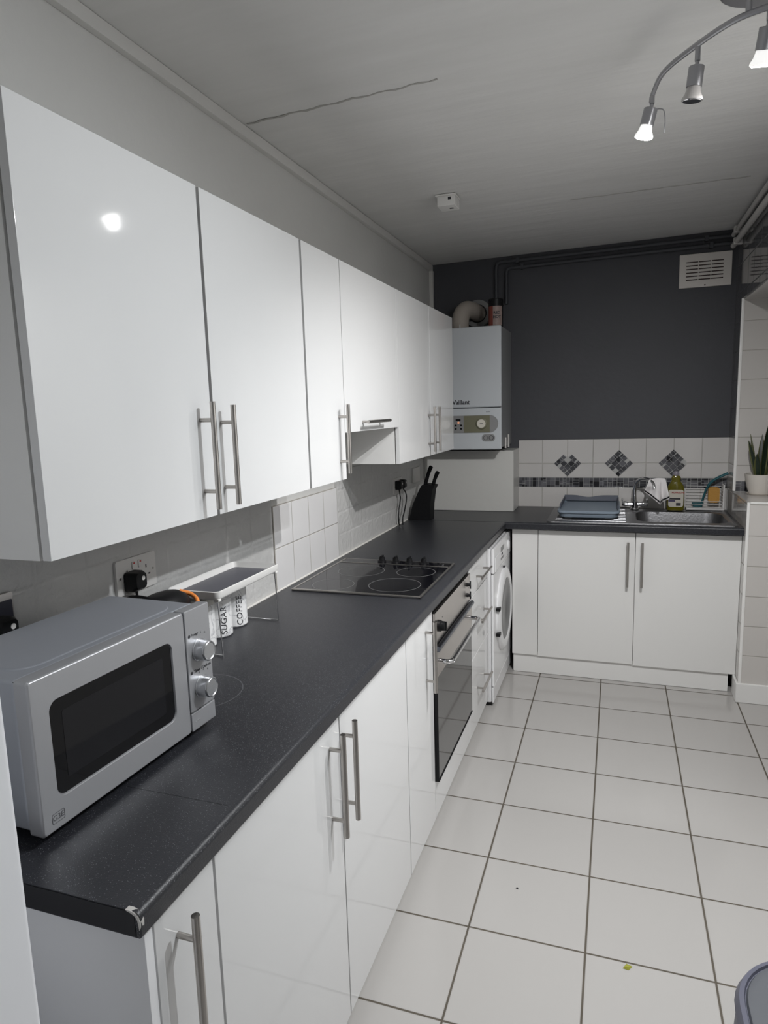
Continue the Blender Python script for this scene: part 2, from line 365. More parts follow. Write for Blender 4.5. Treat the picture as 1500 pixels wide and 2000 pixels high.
bo = struct('mosaic_border', MB().box(.579, WX, -.008, 0, 1.0375, 1.1005), MOSG, wb)
struct('mosaic_chips', mosaic_row(.579, WX, 1.0375, 1.1005, face_y(-.008, 0, 0), 7), MOS, bo)
def diamond(cx, czz, sz, miss, seed):
    c45 = math.sqrt(.5)
    def fn(u, v, h): return (cx + (u - v) * c45, -.010 - .0015 - h, czz + (u + v) * c45)
    hs = sz / 2; rnd = random.Random(seed)
    pts = [(-hs, -hs), (hs, -hs), (hs, hs), (-hs, hs)]
    if miss == 'top': pts = [(-hs, -hs), (hs, -hs), (hs, hs * .45), (hs * .45, hs * .45), (hs * .45, hs), (-hs, hs)]
    if miss == 'right': pts = [(-hs, -hs), (hs * .8, -hs), (hs, -hs * .75), (hs, hs), (-hs, hs)]
    g_ = MB().loft([[fn(u, v, -.0015) for u, v in pts], [fn(u, v, 0) for u, v in pts]])
    d = struct('mosaic_diamond', g_, MOSG, wb)
    mb = MB(); g = .0022
    def tl(a, b, c, e):
        if miss == 'top' and b > hs * .5 and e > hs * .5: return
        if miss == 'right' and b > hs * .8 and c < -hs * .8: return
        mb.loft([[fn(a, c, 0), fn(b, c, 0), fn(b, e, 0), fn(a, e, 0)], [fn(a, c, .0025), fn(b, c, .0025), fn(b, e, .0025), fn(a, e, .0025)]])
    i = hs * .55
    for sx in (-1, 0):
        for sy in (-1, 0): tl(sx * i + g / 2, (sx + 1) * i - g / 2, sy * i + g / 2, (sy + 1) * i - g / 2)
    for side in range(4):
        t = -hs
        while t < hs - .006:
            w = min(rnd.choice((.014, .022, .03)), hs - t); a, b = t + g / 2, t + w - g / 2
            if side == 0: tl(a, b, i + g / 2, hs - g / 2)
            if side == 1: tl(a, b, -hs + g / 2, -i - g / 2)
            if side == 2 and a > -i and b < i + .006: tl(i + g / 2, hs - g / 2, a, min(b, i - g / 2))
            if side == 3 and a > -i and b < i + .006: tl(-hs + g / 2, -i - g / 2, a, min(b, i - g / 2))
            t += w
    struct('mosaic_chips', mb, MOS, d)
diamond(.886, 1.1905, .118, 'top', 1); diamond(1.194, 1.1905, .118, '', 2); diamond(1.506, 1.1905, .118, 'right', 3)
# right wall: solid above the opening, low tiled sill wall, window then doorway
RY = -0.24; LY = -0.70; HD = 2.10
wr = struct('wall_right', MB().box(WX, 2.4, -6.0, -1.62, 0, 2.53).box(WX, 2.4, -1.62, RY, HD, 2.53).box(WX, 2.4, RY, 0, 0, 2.53).box(WX, 2.4, LY, RY, 0, 1.045), PLASTER)
struct('upper_tiles', MB().box(WX - .008, WX, -1.62, RY, HD, 2.5).box(WX - .008, WX, RY, -.0105, 1.342, 2.5), UPT, wr)
struct('side_tiles', MB().box(WX - .008, WX, RY, -.0105, .0, 1.342).box(WX - .008, WX, LY, RY, .1, 1.045), SIDET, wr)
struct('reveal_tiles', MB().box(WX, 2.1, RY - .008, RY, 1.1095, HD).box(WX, 2.1, LY - .008, LY, .1, 1.05).box(WX - .008, 2.1, LY, RY, 1.045, 1.05).box(WX, 2.1, -1.62, RY, HD - .008, HD), REVT, wr)
b2 = struct('reveal_border', MB().box(WX, 2.1, RY - .008, RY, 1.05, 1.1095), MOSG, wr)
struct('mosaic_chips', mosaic_row(WX, 2.1, 1.05, 1.1095, face_y(RY - .008, 0, 0), 11), MOS, b2)
struct('baseboard_right', MB().box(WX - .022, 2.4, LY - .02, LY, 0, .105, .006).box(WX - .022, WX - .008, LY, -.59, 0, .105, .005), SATIN, None, True)
struct('trim_1', MB().box(WX - .012, WX + .002, LY - .012, LY, .105, 1.052, .003).box(WX + .002, 2.1, LY - .012, LY, 1.045, 1.054, .003), TRIMT, None, True)
struct('trim_2', MB().box(WX - .012, WX + .003, RY - .012, RY + .003, 1.052, HD, .003), TRIMT, None, True)
struct('trim_3', MB().box(0, .022, -6.0, -.001, 2.447, 2.4835, .003), TRIM, None, True)
struct('trim_4', MB().box(0, .026, -.026, -.0005, 1.30, 2.447, .003), TRIM, None, True)
struct('wall_near', MB().box(-.1, 2.7, -6.1, -6.0, 0, 2.54), mat('white_wall_paint', (.86, .87, .89), rough=.8))
win = struct('window_1', MB().box(2.1, 2.16, LY, RY, 1.05, 1.11, .004).box(2.1, 2.16, LY, RY, HD - .06, HD, .004).box(2.1, 2.16, LY, LY + .06, 1.11, HD - .06, .004).box(2.1, 2.16, RY - .06, RY, 1.11, HD - .06, .004), UPVC, None, True)
struct('window_pane', MB().box(2.125, 2.135, LY + .06, RY - .06, 1.11, HD - .06), GLASS, win)
dr = struct('door_1', MB().box(2.12, 2.17, -1.60, LY - .02, .0, 2.09, .004), UPVC, None, True)
struct('door_handle', MB().tube([(2.12, -1.52, 1.0), (2.07, -1.52, 1.0), (2.07, -1.40, 1.0)], .009).box(2.108, 2.12, -1.54, -1.50, .92, 1.08, .004), CHROME, dr, True)
# boxed-in panel below the boiler
struct('wall_boxing', MB().box(.007, .579, -.256, -.0015, .911, 1.292, .002), mat('boxing_paint', (0.62, 0.615, 0.59), rough=0.35, bump=0.15, bscale=20), None, True)

# ------------------------------------------------------------------ handles
def handle_v(x, y, z0, z1, parent, r=.0062, off=.034, post=.04):
    mb = MB().cyl((x + off, y, z0), (x + off, y, z1), r, n=16)
    for z in (z0 + post, z1 - post): mb.cyl((x, y, z), (x + off, y, z), .0048, n=12)
    return ob('handle', mb, STEEL, parent)
def handle_h(x, z, y0, y1, parent, r=.006, off=.034, post=.035):
    mb = MB().cyl((x + off, y0, z), (x + off, y1, z), r, n=16)
    for y in (y0 + post, y1 - post): mb.cyl((x, y, z), (x + off, y, z), .0048, n=12)
    return ob('handle', mb, STEEL, parent)

# ------------------------------------------------------------------ wall cabinets
ZB, ZT, XD = 1.331, 2.052, .306
def carcass(y0, y1, z0, z1, parent, xb=.283, t=.018):
    mb = MB().box(.0075, xb, y0, y0 + t, z0, z1).box(.0075, xb, y1 - t, y1, z0, z1).box(.0075, xb, y0 + t, y1 - t, z0 + .004, z0 + t + .004).box(.0075, xb, y0 + t, y1 - t, z1 - t, z1).box(.0075, .0105, y0 + t, y1 - t, z0, z1)
    return ob('carcass', mb, CARC, parent, False)
def wdoor(y0, y1, z0, z1, parent, g=.0015, tilt=0):
    return ob('door', MB().box(XD - .018, XD, y0 + g, y1 - g, z0, z1, .0012, 2), GLOSS, parent)
c = thing('wall_cabinet', (0, -3.085, ZB), 'wide two-door gloss white wall cabinet above the microwave', 'cabinet', 'wall cabinets')
carcass(-3.583, -2.588, ZB, ZT, c)
d = wdoor(-3.583, -3.093, ZB, ZT, c, .001); handle_v(XD, -3.137, 1.352, 1.590, d)
d = wdoor(-3.084, -2.592, ZB, ZT, c, .001); handle_v(XD, -3.054, 1.352, 1.583, d)
c = thing('wall_cabinet', (0, -2.44, ZB), 'narrow single-door gloss white wall cabinet left of the hob notch', 'cabinet', 'wall cabinets')
carcass(-2.584, -2.299, ZB, ZT, c)
d = wdoor(-2.582, -2.299, ZB, ZT, c); handle_v(XD, -2.350, 1.355, 1.583, d)
c = thing('wall_cabinet', (0, -2.0, 1.49), 'short gloss white flap cabinet above the hob with horizontal bar handle', 'cabinet', 'wall cabinets')
carcass(-2.298, -1.702, 1.49, ZT, c)
d = wdoor(-2.298, -1.702, 1.488, ZT, c); handle_h(XD, 1.521, -2.165, -1.915, d)
c = thing('wall_cabinet', (0, -1.2, ZB), 'gloss white two-door wall cabinet beside the boiler', 'cabinet', 'wall cabinets')
carcass(-1.700, -.695, ZB, ZT, c)
d = wdoor(-1.700, -1.185, ZB, ZT, c); handle_v(XD, -1.232, 1.352, 1.570, d)
d = wdoor(-1.182, -.692, ZB, ZT, c); handle_v(XD, -1.135, 1.352, 1.570, d)

# ------------------------------------------------------------------ base units, left run
XB = .575; BZ0, BZ1 = .058, .866
def bcarc(y0, y1, parent, z0=.10, z1=.866, xb=.5535, t=.018):
    mb = MB().box(.012, xb, y0, y0 + t, z0, z1).box(.012, xb, y1 - t, y1, z0, z1).box(.012, xb, y0 + t, y1 - t, z0, z0 + t).box(.012, .015, y0 + t, y1 - t, z0, z1)
    ob('carcass', mb, CARC, parent, False)
    ob('plinth', MB().box(.515, .53, y0, y1, .002, z0 - .001), SATIN, parent, False)
def bdoor(y0, y1, parent, z0=BZ0, z1=BZ1, g=.0015):
    return ob('door', MB().box(XB - .02, XB, y0 + g, y1 - g, z0, z1, .0015, 2), GLOSS, parent)
c = thing('base_cabinet', (0, -3.66, 0), 'narrow base cabinet at the near end of the grey worktop', 'cabinet', 'base cabinets')
bcarc(-3.731, -3.582, c)
ob('end_panel', MB().box(.012, XB, -3.750, -3.733, .002, .868, .001), mat('end_panel_white', (.88, .885, .90), rough=.4), c)
d = bdoor(-3.731, -3.582, c); handle_v(XB, -3.681, .585, .838, d, .0066)
c = thing('base_cabinet', (0, -3.05, 0), 'wide two-door base cabinet with two tall bar handles side by side', 'cabinet', 'base cabinets')
bcarc(-3.579, -2.531, c)
d = bdoor(-3.579, -3.060, c); handle_v(XB, -3.118, .590, .842, d, .0066)
d = bdoor(-3.058, -2.531, c); handle_v(XB, -3.046, .590, .842, d, .0066)
c = thing('base_cabinet', (0, -2.37, 0), 'single-door base cabinet directly left of the oven', 'cabinet', 'base cabinets')
bcarc(-2.529, -2.214, c)
d = bdoor(-2.529, -2.214, c); handle_v(XB, -2.308, .595, .848, d, .0066)
c = thing('oven_housing', (0, -1.9, 0), 'white housing cabinet with gloss filler panel below the oven', 'cabinet')
ob('carcass', MB().box(.012, .5535, -2.212, -2.200, .10, .866).box(.012, .5535, -1.606, -1.594, .10, .866).box(.012, .5535, -2.2, -1.606, .185, .197), CARC, c, False)
ob('filler_panel', MB().box(XB - .02, XB, -2.2105, -1.5955, BZ0, .200, .0015), GLOSS, c)
ob('plinth', MB().box(.515, .53, -2.212, -1.594, .002, .099), SATIN, c, False)
c = thing('drawer_unit', (0, -1.35, 0), 'white three-drawer base unit between oven and washing machine', 'drawers')
bcarc(-1.592, -1.110, c)
for z0, z1, hz in ((.716, .866, .785), (.418, .712, .578), (BZ0, .414, .240)):
    d = ob('drawer', MB().box(XB - .02, XB, -1.5905, -1.1115, z0, z1, .0015), GLOSS, c)
    handle_h(XB, hz, -1.46, -1.215, d)

# ------------------------------------------------------------------ oven
c = thing('oven', (.3, -1.9, .205), 'built-in stainless steel electric oven with mirrored glass door', 'oven')
ob('body', MB().box(.06, .556, -2.195, -1.611, .21, .80), BLACK, c, False)
cp = ob('control_panel', MB().box(.5565, .583, -2.208, -1.598, .722, .843, .002), OVENS, c)
ob('vent_gap', MB().box(.5565, .572, -2.208, -1.598, .846, .864), BLACK, c, False)
ob('top_trim', MB().tube([(.590, -2.204, .712), (.590, -1.602, .712)], .011, 12, 1.0), mat('dark_chrome_trim', (.16, .17, .20), rough=.25, metal=1), c)
dd = ob('door', MB().box(.5565, .586, -2.208, -1.598, .206, .702, .002), OVENG, c)
ob('door_trim', MB().box(.586, .5885, -2.208, -1.598, .605, .702, .001), OVENS, dd)
ob('door_edge', MB().box(.5565, .5895, -2.2098, -2.2082, .206, .702).box(.5565, .589, -2.208, -1.598, .2035, .2058), BLACK, dd)
ob('handle', MB().tube(bez([(.588, -2.165, .655), (.617, -2.165, .655), (.630, -2.152, .655), (.632, -2.13, .655), (.632, -1.9, .655), (.632, -1.675, .655), (.630, -1.655, .655), (.617, -1.642, .655), (.588, -1.642, .655)], 6), .0085, 14), CHROME, dd)
for y, z in ((-2.150, .782), (-1.665, .808), (-1.665, .762)):
    r = .021 if y < -2 else .0085
    ob('control_knob', MB().lathe((.583, y, z), (.607 if y < -2 else .598, y, z), [(0, r), (.3, r), (.35, r * .85), (.95, r * .8), (1, r * .7)], 24).box(*((.605, .612) if y < -2 else (.594, .600)), y - .0025, y + .0025, z - r * (.8 if y < -2 else 2.0), z + r * (.8 if y < -2 else 2.0), .001), BLACK, cp)
each('control_mark', [MB().cyl((.583, -2.10, .80), (.5834, -2.10, .80), .003, n=10), MB().cyl((.583, -1.63, .785), (.5834, -1.63, .785), .003, n=10)], DGREY, cp)

# ------------------------------------------------------------------ washing machine
c = thing('washing_machine', (.3, -.81, .0), 'white front-loading washing machine in the corner under the worktop', 'washing machine')
ob('body', MB().box(.03, .585, -1.104, -.512, .022, .85, .008), APPL, c)
fp = ob('front_panel', MB().box(.5855, .600, -1.104, -.512, .110, .712, .006).box(.5855, .598, -1.104, -.512, .022, .106, .005), APPL, c)
cp = ob('control_panel', MB().box(.5855, .604, -1.104, -.512, .716, .848, .008), APPL, c)
ob('detergent_drawer', MB().box(.604, .609, -1.095, -.955, .725, .80, .004), APPL, cp)
ob('programme_dial', MB().lathe((.604, -.66, .782), (.614, -.66, .782), [(0, .028), (.6, .027), (1, .022)], 28), APPL, cp)
ob('display', MB().box(.604, .6055, -.90, -.80, .79, .815, .0005).box(.604, .6055, -.90, -.80, .745, .757, .0005), GREYP, cp)
ob('panel_print', MB().text('1400', .022, lambda u, v, h: (.6042 + h, -.86 + u, .772 + v)), DGREY, cp)
DY, DZ = -.800, .452
dd = ob('door_ring', MB().lathe((.600, DY, DZ), (.620, DY, DZ), [(0, .232), (.35, .231), (.8, .220), (1, .205), (1, .176), (.85, .170), (.4, .166)], 64, False), APPL, c)
ob('porthole_glass', MB().lathe((.600, DY, DZ), (.620, DY, DZ), [(.4, .1665), (.8, .165), (.85, .12), (.5, .05), (.45, .0)], 48, False), mat('porthole_dark_glass', (.008, .009, .012), rough=.12, spec=.2), dd)
each('door_hinge', [MB().box(.600, .622, DY - .243, DY - .205, DZ + .05, DZ + .068, .003), MB().box(.600, .622, DY - .243, DY - .205, DZ - .088, DZ - .070, .003)], BLACK, dd)
ob('door_catch', MB().box(.600, .612, DY - .01, DY + .01, DZ + .232, DZ + .240, .002), DGREY, dd)
for y in (-1.07, -.55):
    for x in (.08, .56): ob('foot', MB().cyl((x, y, .001), (x, y, .024), .022, n=16), BLACK, c)

# ------------------------------------------------------------------ sink run base units
YD = -.600
c = thing('sink_cabinet', (1.2, -.3, 0), 'white two-door sink cabinet with corner filler and two bar handles', 'cabinet')
ob('carcass', MB().box(.770, .786, -.5795, -.02, .13, .868).box(1.790, 1.802, -.5795, -.02, .13, .868).box(.786, 1.79, -.5795, -.02, .13, .146).box(1.28, 1.296, -.5795, -.5, .146, .868), CARC, c, False)
ob('corner_filler', MB().box(.621, .7655, YD, YD + .018, .116, .864, .001), SATIN, c)
for y0, y1, hx in ((.7685, 1.2855, 1.249), (1.289, 1.803, 1.322)):
    zb = .112 if y0 < 1 else .106
    d = ob('door', MB().box(y0, y1, YD, YD + .018, zb, .860, .0012), SATIN, c)
    ob('handle', MB().cyl((hx, YD - .032, .563), (hx, YD - .032, .812), .0065, n=16).cyl((hx, YD, .60), (hx, YD - .032, .60), .0048, n=12).cyl((hx, YD, .775), (hx, YD - .032, .775), .0048, n=12), STEEL, d)
ob('plinth', MB().box(.625, 1.772, -.585, -.570, .002, .128, .001).box(1.285, 1.292, -.5865, -.585, .002, .05), CARC, c)

# ------------------------------------------------------------------ worktops
def profile_strip(mb, y0, y1, x0, x1, z0, z1, axis, r=.011):
    """slab with rounded front top edge; axis 'x': front at x1; axis 'y': front at -y"""
    pts = [(x0, z0), (x1 - .004, z0), (x1, z0 + .004)] + [(x1 - r + r * math.cos(a), z1 - r + r * math.sin(a)) for a in [PI / 2 * k / 6 for k in range(7)]] + [(x0, z1)]
    if axis == 'x': mb.loft([[(x, y0, z) for x, z in pts], [(x, y1, z) for x, z in pts]])
    else: mb.loft([[(y0, -x, z) for x, z in pts], [(y1, -x, z) for x, z in pts]])
    return mb
c = thing('worktop', (.3, -2.2, .87), 'long charcoal speckled worktop carrying microwave and hob', 'worktop', 'worktops')
ob('slab', profile_strip(MB(), -3.7715, -.6515, .0075, .5915, .870, .910, 'x'), WORK, c)
ob('end_strip', MB().box(.0075, .5815, -3.7722, -3.7715, .872, .908), mat('black_edge_strip', (.006, .006, .009), rough=.5), c)
chip = [(.568, .9100), (.576, .9102), (.583, .9082), (.5885, .9035), (.5912, .8965), (.5908, .888), (.5888, .8835), (.5880, .890), (.5868, .898), (.5830, .9035), (.577, .9068), (.571, .9085)]
ob('chipped_corner', MB().loft([[(x, -3.7730, z) for x, z in chip], [(x + .0012, -3.7660, z + .0012) for x, z in chip]]), CHIP, c, label='white chipped corner of laminate')
ob('pencil_joint', MB().box(.36, .57, -3.5245, -3.5238, .9100, .91025), mat('joint_line', (.008, .008, .009), rough=.6), c)
c = thing('worktop', (.9, -.3, .87), 'charcoal worktop with the steel sink below the tiled splashback', 'worktop', 'worktops')
mb = MB(); profile_strip(mb, .0075, 1.8035, .585, .6495, .870, .910, 'y')
mb.box(.0075, .840, -.585, -.0115, .870, .910).box(1.775, 1.8035, -.585, -.0115, .870, .910).box(.840, 1.775, -.0600, -.0115, .870, .910)
ob('slab', mb, WORK, c)

# ------------------------------------------------------------------ sink + tap
c = thing('sink', (1.3, -.34, .91), 'stainless steel inset sink with drainer and deep right bowl', 'sink')
N6 = 8
def RR(cx, cy, w, h, r, z): return [(x, y, z) for x, y in rrect(cx, cy, w, h, r, N6)]
mb = MB()
ocx, ocy, ow, oh = 1.298, -.342, .975, .562
mb.loft([RR(ocx, ocy, ow, oh, .03, .9105), RR(ocx, ocy, ow - .008, oh - .008, .03, .9165), RR(ocx, ocy, ow - .024, oh - .024, .026, .9175), RR(ocx, ocy, ow - .034, oh - .034, .022, .9145),
         RR(1.525, -.340, .478, .405, .09, .9140), RR(1.525, -.340, .462, .389, .085, .909), RR(1.525, -.340, .445, .372, .08, .86), RR(1.525, -.340, .425, .352, .08, .785), RR(1.525, -.340, .36, .29, .08, .765), RR(1.525, -.340, .09, .09, .044, .760)], cap0=False, cap1=False)
ob('basin', mb, SINKM, c)
mb = MB()
for k in range(9):
    y = -.56 + k * .055
    mb.tube([(.86, y, .9152), (1.235, y, .9152)], .0035, 8)
ob('drainer_ridges', mb, SINKM, c)
ob('waste', MB().lathe((1.525, -.34, .7605), (1.525, -.34, .764), [(0, .044), (1, .04), (1, .012)], 28), CHROME, c)
c = thing('mixer_tap', (1.292, -.10, .9145), 'chrome mixer tap with swan neck spout behind the sink', 'tap')
mb = MB().lathe((1.292, -.10, .9182), (1.292, -.10, .966), [(0, .027), (.15, .024), (.2, .018), (1, .018)], 28)
mb.lathe((1.218, -.10, .950), (1.366, -.10, .950), [(0, .012), (.08, .016), (.2, .016), (.24, .013), (.74, .013), (.78, .016), (.94, .016), (1, .012)], 24)
ob('body', mb, CHROME, c)
ob('spout', MB().tube(bez([(1.292, -.10, .962), (1.288, -.10, 1.02), (1.296, -.12, 1.078), (1.325, -.165, 1.112), (1.362, -.215, 1.112), (1.385, -.25, 1.09), (1.392, -.262, 1.062)], 8), .0105, 14), CHROME, c)
for x in (1.222, 1.362): ob('lever', MB().cyl((x, -.10, .962), (x - .004, -.135, .982), .0045, .006, 12), CHROME, c)

# cloth hanging over the spout
def cloth():
    b = bmesh.new(); U, V = 36, 30; vs = []
    TL, TR, L_, M_, R_ = (1.362, 1.112), (1.450, 1.121), (1.336, 1.046), (1.424, .974), (1.474, 1.008)
    def bot(u):
        if u < .62: t = u / .62; return (L_[0] + (M_[0] - L_[0]) * t, L_[1] + (M_[1] - L_[1]) * t)
        t = (u - .62) / .38; return (M_[0] + (R_[0] - M_[0]) * t, M_[1] + (R_[1] - M_[1]) * t)
    for j in range(V + 1):
        row = []; v = j / V
        for i in range(U + 1):
            u = i / U; tx, tz = TL[0] + (TR[0] - TL[0]) * u, TL[1] + (TR[1] - TL[1]) * u + .006 * math.sin(u * PI); bx_, bz_ = bot(u)
            x = tx + (bx_ - tx) * v; z = tz + (bz_ - tz) * v
            y = -.240 - .022 * math.sin(min(1, v * 1.8) * PI / 2) - .014 * v * math.cos(u * 13) - .030 * v * math.exp(-((u - .62) / .06) ** 2) + .004 * math.sin(v * 9 + u * 5)
            row.append(b.verts.new((x, y, z)))
        vs.append(row)
    for j in range(V):
        for i in range(U): b.faces.new((vs[j][i], vs[j][i + 1], vs[j + 1][i + 1], vs[j + 1][i]))
    back = [vs[0]]
    for j in range(1, 15):
        back.append([b.verts.new((p.co.x + .012 * j / 14, -.240 + .030 * math.sin(min(1, j / 4) * PI / 2) + .002 * math.sin(i * .7), p.co.z + .004 * (j == 1) - .0065 * j)) for i, p in enumerate(vs[0])])
    for j in range(14):
        for i in range(U): b.faces.new((back[j][i + 1], back[j][i], back[j + 1][i], back[j + 1][i + 1]))
    hem = [Vector(v.co) for v in vs[V - 3]]
    bmesh.ops.recalc_face_normals(b, faces=b.faces[:]); bmesh.ops.solidify(b, geom=b.faces[:], thickness=.003)
    mb = MB(); mb._merge(b); return mb, hem
mbc, hem = cloth()
c = thing('dish_cloth', (1.38, -.23, 1.0), 'white cloth with black hem draped over the tap spout', 'cloth')
ob('fabric', mbc, CLOTH, c)
ob('hem_stripe', MB().tube([h + Vector((0, -.0035, 0)) for h in hem], .0034, 8), BLACK, c, label='black hem stripe')

# collapsed dish rack on the drainer
c = thing('dish_rack', (1.03, -.31, .919), 'collapsed blue grey silicone dish rack on the drainer', 'dish rack')
mb = MB()
def rr3(w, h, z, r=.04, dx=0): return RR(1.035 + dx, -.31, w, h, r, z)
ob('basin', MB().loft([rr3(.28, .40, .9235), rr3(.312, .44, .927), rr3(.322, .452, .938), rr3(.322, .452, .951)], cap1=True), BLUEG, c)
ob('rim', MB().loft([rr3(.336, .468, .9515), rr3(.340, .472, .955), rr3(.338, .470, .966), rr3(.322, .454, .967), rr3(.318, .45, .958)], cap1=True), BLUEG, c)
mb = MB()
pts = []
n = 24
lo = [(.872 + .326 * i / n, -.105, .966) for i in range(n + 1)]
hi = [(.876 + .318 * i / n, -.10, .9995 - .012 * math.exp(-((i / n - .45) / .16) ** 2)) for i in range(n + 1)]
mb.loft([[p for p in lo], [p for p in hi], [(x, y + .008, z) for x, y, z in hi], [(x, y + .008, z) for x, y, z in lo]], closed=False, cap0=False, cap1=False)
mb.box(.872, .880, -.44, -.10, .966, .990, .003).box(1.190, 1.198, -.44, -.10, .966, .990, .003)
ob('folding_wall', mb, BLUED, c)
for x in (.925, 1.145):
    for y in (-.49, -.13): ob('foot', MB().box(x - .018, x + .018, y - .03, y + .03, .9195, .9245, .002), GREYP, c)

# wire sink tidy against the tiles with bottle, brush, sponge
c = thing('wire_sink_tidy', (1.68, -.06, .917), 'white wire sink tidy at the right end of the splashback', 'rack')
mb = MB(); X0, X1, Y0, Y1 = 1.583, 1.790, -.098, -.022
for k in range(7):
    z = .945 + k * .018; a = [(X0, Y1, z), (X1 - .018, Y1, z), (X1 - .018, Y0, z)]
    mb.tube(a, .0017, 6)
for k in range(3): mb.tube([(X0, Y0, .935 + k * .018), (X1 - .02, Y0, .935 + k * .018)], .0015, 6)
ob('wires', mb, WIREW, c)
ob('base_tray', MB().box(X0 - .004, X1 - .006, Y0 - .006, Y1 + .004, .9182, .930, .003), WIREW, c)
ob('side_panel', MB().box(X1 - .016, X1 - .006, Y0, Y1, .930, 1.068, .003), WIREW, c)
c = thing('washing_up_liquid', (1.515, -.092, .917), 'green yellow washing-up liquid bottle with pale label', 'bottle')
def ell(cx, cy, a, b, z, n=32, p=2.6):
    o = []
    for k in range(n):
        t = 2 * PI * k / n; cs, sn = math.cos(t), math.sin(t)
        o.append((cx + a * math.copysign(abs(cs) ** (2 / p), cs), cy + b * math.copysign(abs(sn) ** (2 / p), sn), z))
    return o
bx, by = 1.517, -.115
ob('bottle_body', MB().loft([ell(bx, by, .046, .024, .9186), ell(bx, by, .049, .027, .923), ell(bx, by, .0495, .028, .98), ell(bx, by, .048, .027, 1.04), ell(bx, by, .043, .025, 1.065), ell(bx, by, .031, .020, 1.085), ell(bx, by, .024, .017, 1.095), ell(bx, by, .027, .018, 1.108), ell(bx, by, .025, .017, 1.118), ell(bx, by, .016, .014, 1.126)]), SOAP, c)
ob('cap', MB().lathe((bx, by, 1.126), (bx, by, 1.153), [(0, .016), (.35, .018), (.7, .016), (.95, .009), (1, .004)], 24), mat('translucent_cap', (.25, .23, .27), rough=.3), c)
lb = ob('bottle_label', MB().prism(rrect(0, 0, .082, .102, .012, 5), .0012, MY(by - .0278, bx, .992)), LABEL, c)
f = face_y(by - .0292, bx, .992)
ob('label_band', MB().box(bx - .040, bx + .026, by - .0298, by - .0292, .985, .996).box(bx + .002, bx + .028, by - .0298, by - .0292, .948, .966), DGREY, lb)
ob('label_patch', MB().box(bx - .040, bx - .004, by - .0297, by - .0292, .972, .983), mat('violet_print', (.08, .07, .14), rough=.5), lb)
ob('label_print', MB().text('MORRISONS', .0125, lambda u, v, h: f(u + .012, v + .034, h), bold=.0003), LABR, lb)
c = thing('washing_up_brush', (1.70, -.05, .95), 'teal dish brush leaning with handle raised in the wire tidy', 'brush')
ob('brush_handle', MB().tube(bez([(1.665, -.066, .957), (1.676, -.066, 1.00), (1.690, -.066, 1.045), (1.716, -.068, 1.085), (1.755, -.070, 1.113), (1.800, -.074, 1.136)], 6), [.0085] * 14 + [.012] * 17, 12, .7), TEAL, c)
ob('brush_head', MB().box(1.612, 1.676, -.075, -.050, .945, .962, .006).box(1.618, 1.670, -.072, -.053, .932, .945, .003), TEAL, c)
c = thing('sponge', (1.73, -.083, .955), 'orange sponge standing in the wire tidy', 'sponge')
sp = rrect(0, 0, .060, .090, .014, 5)
tmp = MB(); tmp.prism(sp, .022, MY(-.072, 1.727, 1.008)); 
ob('sponge_pad', tmp, SPONGE, c)

# ------------------------------------------------------------------ hob
c = thing('ceramic_hob', (.3, -2.0, .91), 'black ceramic hob with steel frame and four rings', 'hob')
HX0, HX1, HY0, HY1 = .050, .548, -2.262, -1.732
ob('glass', MB().box(HX0 + .006, HX1 - .006, HY0 + .006, HY1 - .006, .9105, .9165, .001), BLACKG, c)
mb = MB().box(HX0, HX1, HY0, HY0 + .012, .9103, .9185, .0025).box(HX0, HX0 + .010, HY0, HY1, .9103, .9180, .0025).box(HX1 - .010, HX1, HY0, HY1, .9103, .9180, .0025)
mb.box(HX0 + .008, HX1 - .010, -1.812, -1.804, .9165, .9185, .001).box(HX0, HX1, HY1 - .005, HY1, .9103, .9170, .001)
ob('frame', mb, STEEL, c)
def ring(cx, cy, r, w=.0022): return MB().lathe((cx, cy, .9166), (cx, cy, .9169), [(0, r - w), (0, r), (1, r), (1, r - w), (0, r - w)], 72, False)
RINGM = mat('pale_ring_print', (.16, .16, .16), rough=.3)
for cx_, cy_, r_ in ((.178, -2.165, .080), (.408, -2.122, .098), (.205, -1.938, .095), (.430, -1.915, .078)):
    rg = ob('cooking_ring', ring(cx_, cy_, r_), RINGM, c)
for x in (.235, .297, .358, .421):
    ob('control_knob', MB().lathe((x, -1.768, .9166), (x, -1.768, .938), [(0, .019), (.25, .018), (.3, .013), (1, .0115)], 24).box(x - .004, x + .004, -1.784, -1.752, .937, .9445, .002), BLACK, c)
ob('indicator_light', MB().cyl((.505, -1.770, .9166), (.505, -1.770, .9185), .004, n=14), CHROME, c)

# ------------------------------------------------------------------ microwave (slightly turned)
c = thing('microwave', (.367, -3.482, .9115), 'silver microwave with dark window and two round knobs', 'microwave')
c.rotation_euler = (0, 0, -math.atan2(.018, .43)); 
MXF, MY0, MY1, MZ0, MZ1 = .372, -3.706, -3.264, .9255, 1.178
def mo(*a, **k): return ob(*a, **k)
DSP = MY1 - .080
mo('housing', MB().box(.115, .338, MY0 + .006, MY1 - .006, MZ0 + .002, MZ1 - .004, .006, 3), SILVT, c)
mo('lid_ridge', MB().loft([[(x, y, MZ1 - .0045) for x, y in rrect(.228, -3.485, .185, .372, .04)], [(x, y, MZ1 - .0015) for x, y in rrect(.228, -3.485, .177, .364, .038)]]), SILVT, c)
mo('front_gap', MB().box(.334, .344, MY0 + .008, MY1 - .008, MZ0 + .003, MZ1 - .006), BLACK, c)
